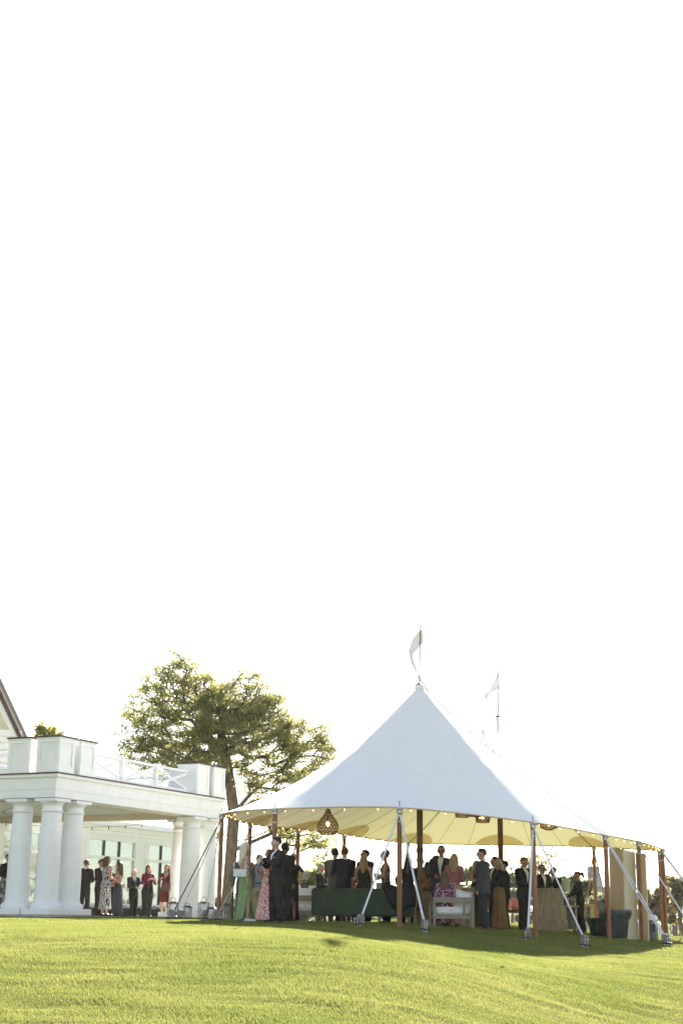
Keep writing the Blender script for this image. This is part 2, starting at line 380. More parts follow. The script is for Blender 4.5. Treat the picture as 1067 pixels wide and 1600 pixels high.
# inner beam faces: their tan shadow is painted in with the cream colour
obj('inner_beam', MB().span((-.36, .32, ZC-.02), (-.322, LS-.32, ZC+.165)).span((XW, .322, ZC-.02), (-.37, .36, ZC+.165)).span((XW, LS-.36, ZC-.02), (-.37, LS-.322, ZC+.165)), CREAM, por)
obj('portico_floor', MB().span((XW, -.5, -.18), (.5, LS+.5, -.006)), STONE, por)
def pedestal(x, y):
    p = obj('pedestal', MB().span((x-.35, y-.35, ZT-.01), (x+.35, y+.35, ZT+.95)), WHITE, por)
    for (dx, dy) in ((0, -1), (1, 0), (0, 1), (-1, 0)):
        f = MB(); c = Vector((x+dx*.366, y+dy*.366, 0)); t = Vector((abs(dy), abs(dx), 0)); nrm = Vector((abs(dx), abs(dy), 0))*.03
        for s_ in (-1, 1):
            a = c+t*(s_*.298); f.box((a.x, a.y, ZT+.47), (t.x*.11+nrm.x, t.y*.11+nrm.y, .95))
        f.box((c.x, c.y, ZT+.09), (t.x*.485+nrm.x, t.y*.485+nrm.y, .19)); f.box((c.x, c.y, ZT+.88), (t.x*.485+nrm.x, t.y*.485+nrm.y, .12))
        obj('panel_frame', f, WHITE, p)
    obj('cap', MB().box((x, y, ZT+.975), (.83, .83, .04)), BROWN, p)
    obj('cap_moulding', MB().box((x, y, ZT+.928), (.80, .80, .043), bev=.01), WHITE, p)
for x, y in ((0, 0), (-SP, 0), (0, SP), (0, LS), (0, LS-SP), (-SP, LS)): pedestal(x, y)
def railing(a, b, n):
    a, b = Vector(a), Vector(b)
    rl = obj('railing', MB().bar(a+Vector((0, 0, .70)), b+Vector((0, 0, .70)), .08, .08, .01), WHITE, por)
    obj('bottom_rail', MB().bar(a+Vector((0, 0, .10)), b+Vector((0, 0, .10)), .07, .08), WHITE, rl)
    for i in range(n):
        p, q = a.lerp(b, i/n), a.lerp(b, (i+1)/n); z1, z2 = Vector((0, 0, .13)), Vector((0, 0, .66))
        obj('brace', MB().bar(p+z1, q+z2, .045, .075), WHITE, rl); obj('brace', MB().bar(p+z2, q+z1, .035, .075), WHITE, rl)
        if i: obj('post', MB().box(p+Vector((0, 0, .385)), (.13, .13, .79), bev=.01), WHITE, rl)
zr = ZT
railing((0, SP+.36, zr), (0, LS-SP-.36, zr), 3)
railing((-SP-.36, 0, zr), (XW+.2, 0, zr), 3)
railing((-SP-.36, LS, zr), (XW+.2, LS, zr), 3)

# ---------------------------------------------------------------- wing of the building behind the portico
bld = thing('clubhouse', 'white clubhouse wing with tall gridded windows behind the portico', 'building', C1, -BE)
YW0, YW1 = -3, 20.6
wins = [(5.0, 7.1, 0), (8.3, 10.4, 0), (13.35, 16.45, 1), (17.45, 20.3, 1)]
ZB, ZH = .42, 2.88              # sill and head
m = MB(); 
ys = [YW0]+[q for a, b_, _ in wins for q in (a, b_)]+[YW1]
for i in range(0, len(ys), 2): m.span((XW-.3, ys[i], 0), (XW, ys[i+1], ZH))
for a, b_, _ in wins: m.span((XW-.3, a, 0), (XW, b_, ZB))
m.span((XW-.3, YW0, ZH), (XW, YW1, 3.05)); obj('wall', m, WHITE, bld)
obj('interior', MB().span((XW-3.2, YW0, 0), (XW-3, YW1, 3)), mat('dim_interior', (.2, .2, .18), .8), bld)
for k, (z0, z1, d) in enumerate(((3.05, 3.2, .03), (3.2, 3.38, .05), (3.38, 3.42, .12))):
    obj('frieze_board', MB().span((XW-.3, YW0, z0), (XW+d, YW1+d, z1-.003)), WHITE, bld)
obj('parapet', MB().span((XW-.4, YW0, 3.42), (XW-.02, YW1, 3.6)), WHITE, bld)
for i in range(0, len(ys), 2):   # panelled pilaster boards between the windows
    if ys[i+1]-ys[i] > .3:
        for q in (ys[i]+.13, ys[i+1]-.13): obj('pilaster_board', MB().span((XW, q-.11, 0), (XW+.035, q+.11, ZH+.05)), WHITE, bld)
for a, b_, nc in wins:
    n = 3; wv = (b_-a)/n; zt_ = 2.2
    wn = obj('window', MB().span((XW-.06, a, zt_-.05), (XW+.015, b_, zt_+.05)), WHITE, bld)
    obj('head', MB().span((XW-.08, a, ZH-.05), (XW+.012, b_, ZH)), WHITE, wn); obj('sill', MB().span((XW-.08, a, ZB), (XW+.012, b_, ZB+.07)), WHITE, wn)
    for i in range(n+1):
        y = a+wv*i; obj('mullion', MB().span((XW-.09, y-.022, ZB), (XW+.006, y+.022, ZH-.05)), mat('frame_shadow', (.05, .06, .06), .4) if 0 < i < n else WHITE, wn)  # inner mullions dark: shadow along their side is painted into the colour
    for i in range(n):
        for z0, z1 in ((ZB+.07, zt_-.05), (zt_+.05, ZH-.05)): obj('pane', MB().span((XW-.07, a+wv*i+.03, z0), (XW-.055, a+wv*(i+1)-.03, z1)), GLASS, wn)
# dark glazed door further left
dr = obj('door', MB().span((XW-.02, 2.0, .02), (XW+.03, 3.1, 1.5)), mat('dark_brown_door', (.05, .022, .018), .4), bld)
obj('door_pane', MB().span((XW-.02, 2.06, 1.56), (XW+.02, 3.04, 2.8)), GLASS, dr); obj('handle', MB().tube([(XW+.05, 2.14, .95), (XW+.05, 2.14, 1.2)], .014), STEEL, dr)
# return wall that closes the portico on the far left, cream, with dark sash windows
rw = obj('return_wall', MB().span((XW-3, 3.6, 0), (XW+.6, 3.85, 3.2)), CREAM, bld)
# hedge at the foot of the wall
HEDGE = mat('hedge_leaf', (.05, .075, .03), .6, .3, 20, trans=.25, tcol=(.12, .16, .04))
def leaf_cloud(cs, n, spread, size, seed, flat=.75):
    g = np.random.default_rng(seed); cs = np.array(cs, float); k = len(cs)
    c = np.repeat(cs, n, 0); d = g.normal(0, 1, c.shape); d /= np.linalg.norm(d, axis=1)[:, None]; d *= (g.random(len(c))**.45)[:, None]
    sp = np.broadcast_to(np.array(spread, float), c.shape) if np.ndim(spread) < 2 else np.repeat(np.array(spread), n, 0)
    c = c+d*sp
    a = g.normal(0, 1, c.shape); a /= np.linalg.norm(a, axis=1)[:, None]; b_ = np.cross(a, g.normal(0, 1, c.shape)); b_ /= np.linalg.norm(b_, axis=1)[:, None]
    s = size*g.uniform(.6, 1.4, len(c))[:, None]
    V = np.stack([c-a*s, c+b_*s*.42, c+a*s, c-b_*s*.42], 1).reshape(-1, 3); return tri_mesh('leaves', V, 4)
hd = thing('hedge', 'low clipped dark green hedge along the clubhouse wall', 'hedge', C1, -BE)
cs = [(XW+.45+random.uniform(-.1, .1), y+random.uniform(-.1, .1), .2) for y in np.arange(9, 20.4, .22)]
obj('foliage', leaf_cloud(cs, 130, (.28, .22, .24), .035, 3), HEDGE, hd)
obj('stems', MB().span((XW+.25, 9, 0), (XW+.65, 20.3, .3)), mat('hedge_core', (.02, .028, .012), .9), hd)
# gabled house part behind, far left
gab = thing('gabled_roof_building', 'steep gabled house end with dark rake trim above the portico', 'building', P(-60, 1148, 60), -BE)
def gl(px, py, Y): return P(px, py, Y)
apex, foot = gl(-32, 1003, 60), gl(37, 1152, 60.8)
dn = Vector((math.sin(BE), math.cos(BE), 0))
left = apex+(apex-foot)*1; left.z = foot.z
bot = 3.0
lb = Vector((left.x, left.y, bot)); fb = Vector((foot.x, foot.y, bot))
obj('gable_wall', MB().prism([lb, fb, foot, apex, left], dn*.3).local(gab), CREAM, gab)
u = (foot-apex).normalized(); out_ = Vector((math.cos(BE), -math.sin(BE), 0))
nrm = Vector((u.z*-1*out_.x, u.z*-1*out_.y, 0))
obj('rake_board', MB().bar(apex-dn*.25, foot+u*.5-dn*.25, .12, .15).local(gab), BROWN, gab)
obj('rake_trim', MB().bar(apex-dn*.12+Vector((-.22, 0, -.2)), foot+u*.3-dn*.12+Vector((-.16, 0, -.14)), .1, .22).local(gab), WHITE, gab)
rf = obj('roof', MB().prism([apex+Vector((0, 0, .1)), foot+u*.6+Vector((0, 0, .1)), foot+u*.6+Vector((0, 0, .16)), apex+Vector((0, 0, .16))], dn*.2).local(gab), SHINGLE, gab)
for i in range(9):
    z = 5.3+i*.28; obj('clapboard', MB().bar(Vector((lb.x, lb.y, z))-dn*.02, Vector((fb.x-.05, fb.y, z))-dn*.02, .05, .25).local(gab), WHITE, gab)
# unlit bulb strings under the portico roof
sl = thing('portico_string_light', 'string of small dark bulbs looped under the portico ceiling', 'string lights', C1, -BE)
def festoon(a, b_, sag, n, parent, bm, wm, bulb_r=.022, drop=.05):
    a, b_ = Vector(a), Vector(b_); pts = [a.lerp(b_, i/24)-Vector((0, 0, sag*4*(i/24)*(1-i/24))) for i in range(25)]
    obj('cable', MB().tube(pts, .006, 5), wm, parent); bmesh_ = festoon.cache.setdefault((bm.name, bulb_r), MB().ell((0, 0, -.01), (bulb_r, bulb_r, bulb_r*1.3), 8, 6).tube([(0, 0, .015), (0, 0, .05)], bulb_r*.55, 6).mesh('bulb'))
    for i in range(n):
        t = (i+.5)/n; q = a.lerp(b_, t)-Vector((0, 0, sag*4*t*(1-t)+drop)); obj('bulb', bmesh_, bm, parent, q)
festoon.cache = {}
festoon((-.4, .9, ZC+.1), (-6, LS+.2, ZC-.1), .35, 14, sl, DBULB, WIRE); festoon((-.45, LS-.8, ZC-.05), (-6.2, 1.2, ZC+.1), .45, 16, sl, DBULB, WIRE); festoon((-6.2, 1.2, ZC+.1), (-1.2, .5, ZC+.05), .5, 8, sl, DBULB, WIRE)

# ================================================================ TREES
def leaf_mat(name, c, tc, var=.3):
    m = mat(name, c, .5, var, .9, trans=.45, tcol=tc, spec=.3); t = m.node_tree
    g = t.nodes.new('ShaderNodeNewGeometry'); mr = t.nodes.new('ShaderNodeMapRange'); mr.inputs[3].default_value = .7; mr.inputs[4].default_value = 1.35
    t.links.new(g.outputs['Random Per Island'], mr.inputs[0])
    for n in [q for q in t.nodes if q.type == 'VECT_MATH']:
        s_ = n.inputs['Scale'].links[0].from_socket; mm = t.nodes.new('ShaderNodeMath'); mm.operation = 'MULTIPLY'; t.links.new(s_, mm.inputs[0]); t.links.new(mr.outputs[0], mm.inputs[1]); t.links.new(mm.outputs[0], n.inputs['Scale'])
    return m
LEAF = leaf_mat('live_oak_leaf', (.110, .122, .047), (.46, .44, .15))
LEAFY = leaf_mat('yellow_green_leaf', (.16, .17, .06), (.5, .46, .14))
LEAFG = leaf_mat('grey_green_leaf', (.12, .14, .10), (.26, .29, .17))
LEAFM = leaf_mat('mossy_leaf', (.20, .18, .12), (.38, .33, .19))
BARKF = mat('far_bark', (.14, .12, .1), .9, .2)
def build_tree(name, label, base, trunk, lobes, nclump, nleaf, lsize, spread, seed, lm, bm=None, cat='tree', group=None, r0=.26, rmin=.012, vol=.55, limbs=()):
    """lobes: list of (centre, radii); every clump is tied to the nearest limb node below it"""
    g = np.random.default_rng(seed); base = Vector(base)
    t = thing(name, label, cat, base, 0, group)
    nodes = [Vector(p) for p in trunk]; par = [-1]+list(range(len(trunk)-1)); cl = []
    for st_, pl_ in limbs:
        k_ = st_
        for p_ in pl_: nodes.append(Vector(p_)); par.append(k_); k_ = len(nodes)-1
    wts = np.array([a[1][0]*a[1][1]*a[1][2] for a in lobes]); wts = wts/wts.sum()
    for i in range(nclump):
        c, r = lobes[g.choice(len(lobes), p=wts)]; d = g.normal(0, 1, 3); d /= np.linalg.norm(d); d *= g.random()**vol*1.0
        cl.append(Vector((c[0]+d[0]*r[0], c[1]+d[1]*r[1], c[2]+d[2]*r[2])))
    top = nodes[len(trunk)-1]; cl.sort(key=lambda p: (p-top).length)
    ends = []
    for c in cl:
        best = min(range(1, len(nodes)), key=lambda k: (c-nodes[k]).length+max(0, nodes[k].z-c.z)*2.0+(.8 if k < 2 else 0))
        a = nodes[best]; L_ = (c-a).length; n = max(1, int(L_/.45)); prev = best
        for j in range(1, n+1):
            tt = j/n; q = a.lerp(c, tt)+Vector((0, 0, -.10*L_*math.sin(math.pi*tt)))+Vector(g.normal(0, .03, 3))*(0 if j == n else 1)
            nodes.append(q); par.append(prev); prev = len(nodes)-1
        ends.append(prev)
    wt = [0]*len(nodes)
    for e in ends:
        k = e
        while k >= 0: wt[k] += 1; k = par[k]
    tot = max(wt); rad = [max(rmin, r0*(w_/tot)**.42) for w_ in wt]
    m = MB(); kids = {}
    for k, p in enumerate(par):
        if p >= 0: kids.setdefault(p, []).append(k)
    def chain(k):
        pts = [nodes[par[k]]]; rs = [min(rad[par[k]], rad[k]*1.25)]
        while True:
            pts.append(nodes[k]); rs.append(rad[k]); ch = kids.get(k, [])
            if not ch: break
            ch = sorted(ch, key=lambda q: -wt[q])
            for q in ch[1:]: stack.append(q)
            k = ch[0]
        m.tube(pts, rs, 7 if rs[0] > .05 else 5)
    stack = list(kids.get(0, []))
    while stack: chain(stack.pop())
    obj('trunk', m, bm or BARK, t)
    sp = [[spread*g.uniform(.6, 1.3), spread*g.uniform(.6, 1.3), spread*g.uniform(.4, .85)] for _ in cl]
    obj('crown', leaf_cloud([tuple(c) for c in cl], nleaf, sp, lsize, seed+1), lm, t)
    return t
def lp(px, py, Y, dY=0):
    p = P(px, py, Y); return p
TY = 50.0; TB = P(354, 1433, TY); TB.z = tz(TB.x, TB.y)
def loc(px, py, dy=0): p = P(px, py, TY+dy)-TB; return (p.x, p.y, p.z)
lobes = [(loc(262, 1108), (1.55, 1.9, 1.55)), (loc(372, 1118), (1.6, 2.0, 1.45)), (loc(468, 1172), (1.2, 1.6, .95)), (loc(222, 1160, -1), (1.0, 1.5, .9)), (loc(320, 1180), (2.0, 2, 1.0)),
         (loc(268, 1052), (.75, .9, .6)), (loc(470, 1285, 1), (1.25, 1.5, .9)), (loc(500, 1160), (.5, .8, .5)), (loc(420, 1095), (.9, 1.2, .9)), (loc(372, 1072), (.7, .8, .5)), (loc(495, 1320, 2), (.9, 1.2, .7)), (loc(205, 1120), (.5, .8, .5)), (loc(330, 1320, 4), (.5, 1, .6)), (loc(318, 1095), (1.1, 1.6, 1.1)), (loc(335, 1140), (1.5, 1.8, 1.0)), (loc(430, 1150), (1.2, 1.6, 1.0)), (loc(435, 1205), (1.2, 1.4, .7)), (loc(245, 1185), (1.2, 1.5, .8)), (loc(300, 1060), (.8, 1, .7)), (loc(400, 1232), (.8, 1.2, .5)), (loc(452, 1240), (.9, 1.2, .5)), (loc(505, 1200), (.6, 1, .45)), (loc(430, 1290, 2), (.9, 1.2, .45)), (loc(385, 1205), (.8, 1, .5)), (loc(395, 1062), (.6, .8, .5)), (loc(330, 1085), (.7, 1, .7)), (loc(415, 1120), (1.0, 1.3, .9)), (loc(455, 1140), (.7, 1, .6)), (loc(275, 1035), (.6, .7, .45)), (loc(498, 1152), (.75, 1, .6)), (loc(512, 1178), (.6, .9, .4)), (loc(470, 1215), (.8, 1, .4))]
build_tree('live_oak', 'large leafy live oak with a leaning forked trunk behind the portico', TB,
           [(0, 0, -.2), loc(356, 1400), loc(362, 1330), loc(366, 1270), loc(360, 1225), loc(352, 1180), loc(345, 1140), loc(350, 1105)], lobes, 1600, 58, .046, .28, 11, LEAF, r0=.21, limbs=((3, [loc(392, 1240), loc(425, 1212, .5), loc(462, 1192, 1)]), (4, [loc(330, 1205, -.5), loc(290, 1185, -1), loc(248, 1165, -1)]), (5, [loc(372, 1140, 1), loc(392, 1105, 1)]), (5, [loc(318, 1130), loc(290, 1095), loc(272, 1060)]), (2, [loc(395, 1315, 1), loc(430, 1300, 2), loc(470, 1290, 2)])))
# trees seen under and beside the tent
def far_tree(name, label, px, py_top, Y, wpx, lm, seed, n=40, nl=90, base_py=None, ls=None, group='far trees', airy=1.0, low=.25):
    s = Y/2395; b0 = P(px, 1440, Y); b0.z = tz(b0.x, b0.y)-.1; top = P(px, py_top, Y).z; H = top-b0.z; wd = wpx*s/2
    lob = [((0, 0, H*(.5+low/2)), (wd*.85, wd*.85, H*(.5-low/2)*.8)), ((-wd*.35, 0, H*.74), (wd*.6, wd*.6, H*.22)), ((wd*.3, 0, H*.8), (wd*.55, wd*.5, H*.19))]
    return build_tree(name, label, b0, [(0, 0, -.3), (0, 0, H*.12), (wd*.05, 0, H*.25), (0, 0, H*.4)], lob, n, nl, ls or .0022*Y*.9, wd*.30*airy, seed, lm, BARKF, group=group, r0=(.02*H+.05)*(.45 if name == 'sapling' else 1), rmin=.015)
far_tree('broadleaf_tree', 'pale yellow green tree seen between the tent pole and the suited man', 494, 1345, 85, 70, LEAFY, 21)
far_tree('broadleaf_tree', 'grey green hazy tree beyond the white cushioned armchair', 470, 1388, 120, 110, LEAFG, 22, 50)
far_tree('broadleaf_tree', 'spreading grey tree top seen between the pink shawl and the grey blazer', 728, 1338, 130, 80, LEAFG, 23, 26, airy=.8, low=.5)
far_tree('broadleaf_tree', 'pale bushy tree lower down behind the grey blazer', 726, 1372, 110, 60, LEAFM, 24)
far_tree('broadleaf_tree', 'grey green tree right of the rear tent pole with the leaning rope', 812, 1346, 110, 85, LEAFG, 25, 45)
far_tree('sapling', 'tall sparse sapling with bare twigs behind the bar', 850, 1312, 62, 120, LEAFM, 26, 60, 14, airy=1.0, ls=.07, low=.3)
far_tree('sapling', 'thin twiggy sapling left of the suited guest by the pole', 800, 1322, 66, 55, LEAFG, 27, 24, 20, airy=.9, ls=.07, low=.3)
far_tree('broadleaf_tree', 'grey green tree beside the far grey house', 903, 1356, 105, 60, LEAFG, 28, 34)
far_tree('broadleaf_tree', 'dark shrubby tree below the far grey house', 940, 1395, 95, 80, LEAFG, 29, 34)
far_tree('mossy_tree', 'moss hung brown tree right of the tan screen', 1022, 1384, 72, 60, LEAFM, 30, 40, 110)
far_tree('mossy_tree', 'moss hung tree at the right edge of the picture', 1062, 1366, 78, 66, LEAFM, 31, 46, 110)
far_tree('mossy_tree', 'dark narrow tree with hanging moss behind the rope tackle', 1053, 1352, 100, 24, LEAFG, 32, 18, 80)
far_tree('broadleaf_tree', 'tree top showing above the portico roof beside the gable', 42, 1105, 75, 90, LEAFY, 34, 50, 90, low=.4)
far_tree('broadleaf_tree', 'hazy low tree beyond the green sofa', 610, 1412, 150, 150, LEAFG, 36, 40)
far_tree('broadleaf_tree', 'hazy low tree beyond the lanterns', 392, 1392, 130, 110, LEAFG, 37, 40)
far_tree('broadleaf_tree', 'hazy low tree in the gap beside the oak trunk', 335, 1398, 120, 70, LEAFG, 38, 36)
# far wood: one mass along the horizon
g_ = np.random.default_rng(8); cs = []
for i in range(420):
    x = g_.uniform(-150, 150); y = g_.uniform(165, 200); cs.append((x, y, tz(x, y)+g_.uniform(0, 5.2)+1.0*math.sin(x*.11)))
o = obj('far_wood', leaf_cloud(cs, 110, (3.2, 3, 2.4), .42, 5), LEAFG); tag(o, 'hazy far line of trees along the horizon', 'wood', kind='stuff')
# thin sunlit haze over the whole place
hz = obj('haze', MB().span((-1300, -600, -8), (1300, 4200, 16)), None); tag(hz, 'thin pale sunlit haze filling the air', 'haze', kind='stuff')
hm_ = bpy.data.materials.new('haze_air'); hm_.use_nodes = True; hm_.node_tree.nodes.clear()
_v = hm_.node_tree.nodes.new('ShaderNodeVolumePrincipled'); _v.inputs['Density'].default_value = .0001; _v.inputs['Color'].default_value = (.95, .95, .95, 1); _v.inputs['Anisotropy'].default_value = .35
_o = hm_.node_tree.nodes.new('ShaderNodeOutputMaterial'); hm_.node_tree.links.new(_v.outputs[0], _o.inputs['Volume']); hz.data.materials.append(hm_)
# far house
fh = thing('far_house', 'far grey gabled house with a chimney seen right of the bartender', 'house', P(925, 1440, 118), R(8))
fy = 118; p0, p1 = P(909, 1440, fy), P(958, 1440, fy); za, zb = P(930, 1386, fy).z, P(930, 1362, fy).z; zg = tz(p0.x, fy)
HW = mat('far_house_siding', (.34, .38, .42), .7, .05); HR = mat('far_house_roof', (.40, .41, .42), .8, .1)
obj('wall', MB().span((p0.x, fy, zg), (p1.x, fy+7, za)).local(fh), HW, fh)
rr = obj('roof', MB().prism([(p0.x-.3, fy-.4, za), (p0.x-.3, fy+3.5, zb), (p0.x-.3, fy+7.4, za)], (p1.x-p0.x+.6, 0, 0)).local(fh), HR, fh)
pch = P(936, 1352, fy); obj('chimney', MB().span((pch.x-.45, fy+2.5, zb-1), (pch.x+.45, fy+3.4, pch.z)).local(fh), mat('far_chimney', (.30, .33, .36), .8), rr)
for i, px in enumerate((914, 922, 931, 940)):
    q = P(px, 1404, fy); wq = obj('window', MB().box((q.x, fy-.02, q.z), (.3, .06, .8)).local(fh), WHITE, fh); obj('pane', MB().box((q.x, fy-.06, q.z), (.22, .04, .7)).local(fh), GLASS, wq)
# ================================================================ TENT
# side poles: top in the picture and distance; the feet stand on the lawn
PO = [('A', 347, 1271, 35.1, .5), ('B', 430, 1263, 32.9, .68), ('C', 624, 1261, 31.85, .85), ('D', 832, 1284, 32.6, .86), ('E', 945, 1304, 34.7, .80), ('F', 997, 1314, 36.9, .5),
      ('G', 1034, 1326, 40.5, .78), ('H', 1029, 1329, 44.5, .75), ('I', 927, 1323, 47.5, .6), ('O', 780, 1320, 49.0, .6), ('N', 637, 1317, 48.0, .6), ('M', 538, 1304, 44.5, .6), ('L', 466, 1295, 41.0, .5), ('K', 391, 1287, 38.6, .5)]
PK1, PK2 = P(655, 1071, 36.2), P(778, 1121, 42.0)
tent = thing('sailcloth_tent', 'large white two peaked sailcloth tent on wooden poles', 'tent', (PK1.x, PK1.y, tz(PK1.x, PK1.y)))
def T(name, m, material, parent=None): return obj(name, m.local(tent), material, parent or tent)
tops = [P(px, py, Y) for _, px, py, Y, _ in PO]; NP = len(PO)
exps = [q[4] for q in PO]
NS, NT = 12, 30
ridge = PK2-PK1; rl2 = ridge.x**2+ridge.y**2
def ridge_pt(e):
    t = ((e.x-PK1.x)*ridge.x+(e.y-PK1.y)*ridge.y)/rl2; t = min(1, max(0, t))
    q = PK1+ridge*t; q.z -= .25*4*t*(1-t); return q
rows = []
for i in range(NP):
    a, b_ = tops[i], tops[(i+1) % NP]; ea, eb = exps[i], exps[(i+1) % NP]
    mid = (PK1+PK2)/2
    for s_ in range(NS):
        u = s_/NS; pa, pb = tops[i-1], tops[(i+2) % NP]
        cr_ = .5*((2*a)+(b_-pa)*u+(2*pa-5*a+4*b_-pb)*u*u+(3*a-pa-3*b_+pb)*u**3); e = a.lerp(b_, u).lerp(cr_, .8)   # rounded plan
        rp = ridge_pt(e); ex = ea+(eb-ea)*u; row = []
        for k in range(NT+1):
            t = k/NT; q = e.lerp(rp, t); q.z = e.z+(rp.z-e.z)*(ex*t+(1-ex)*t**2.2)
            q.z -= .03*math.sin(math.pi*u)**2*math.sin(math.pi*t)*(1-t*.5)
            q.z += .012*mnoise.noise(Vector((q.x*1.7, q.y*1.7, q.z*2)))*math.sin(math.pi*t)
            row.append(q)
        rows.append(row)
m = MB(); n = len(rows); vs = [q for r_ in rows for q in r_]; W_ = NT+1
m.add(vs, [(i*W_+k, ((i+1) % n)*W_+k, ((i+1) % n)*W_+k+1, i*W_+k+1) for i in range(n) for k in range(NT)], True)
canopy_rows = [list(r_) for r_ in rows]
can = T('canopy', m, CANVAS)
def rib(i, k): return canopy_rows[i*NS][k]
# hem rope, ribs of webbing and seam tapes below the cloth
loop = [r_[0]-Vector((0, 0, .012)) for r_ in canopy_rows]; T('hem', MB().tube(loop+[loop[0]], .016, 5, False), mat('hem_tape', (.62, .45, .33), .8), can)
for i in range(NP):
    m = MB(); L_ = []; 
    for k in range(NT):
        q = rib(i, k); q0 = canopy_rows[(i*NS+1) % n][k]; d = (q0-q); d.z = 0; d = d.normalized()*.03 if d.length > 1e-4 else Vector((.02, 0, 0)); L_.append((q-d-Vector((0, 0, .04)), q+d-Vector((0, 0, .04))))
    vs = [p for pr in L_ for p in pr]; m.add(vs, [(2*k, 2*k+1, 2*k+3, 2*k+2) for k in range(NT-1)], True); T('webbing_strap', m, WEB, can)
    for u in (4, 8):
        row = canopy_rows[i*NS+u]; m = MB(); vs = []
        for k in range(0, NT-5, 2): q = row[k]; vs += [q+Vector((-.007, 0, -.006)), q+Vector((.007, 0, -.006))]
        m.add(vs, [(2*k, 2*k+1, 2*k+3, 2*k+2) for k in range(len(vs)//2-1)], True); T('seam', m, WEB, can)
    # semicircular doubled cloth at every pole top
    m = MB(); ks = 4; vs = []; fs = []; us = [-7, -6, -5, -4, -3, -2, -1, 0, 1, 2, 3, 4, 5, 6, 7]; 
    kk = [int(round(4.2*math.sqrt(max(0, 1-(q/7.2)**2))*10))/10 for q in us]
    def cp(col, t):
        c0 = math.floor(col); fc = col-c0; ra, rb = canopy_rows[(i*NS+c0) % n], canopy_rows[(i*NS+c0+1) % n]; k0 = int(t); f_ = t-k0; q = ra[k0].lerp(ra[k0+1], f_).lerp(rb[k0].lerp(rb[k0+1], f_), fc); return q-Vector((0, 0, .022))
    sc_ = .45
    for q, kmax in zip(us, kk):
        for j in range(5): vs.append(cp(q*sc_, .02+kmax*j/4))
    fs = [(a*5+j, (a+1)*5+j, (a+1)*5+j+1, a*5+j+1) for a in range(len(us)-1) for j in range(4)]
    m.add(vs, fs, True); T('reinforcement_patch', m, PATCH, can)
# load ropes laid over the cloth
for i in (4,): T('ridge_rope', MB().tube([rib(i, k)+Vector((0, 0, .03)) for k in range(0, NT+1, 2)], .018, 6), mat('grey_rope', (.42, .44, .5), .8), can)
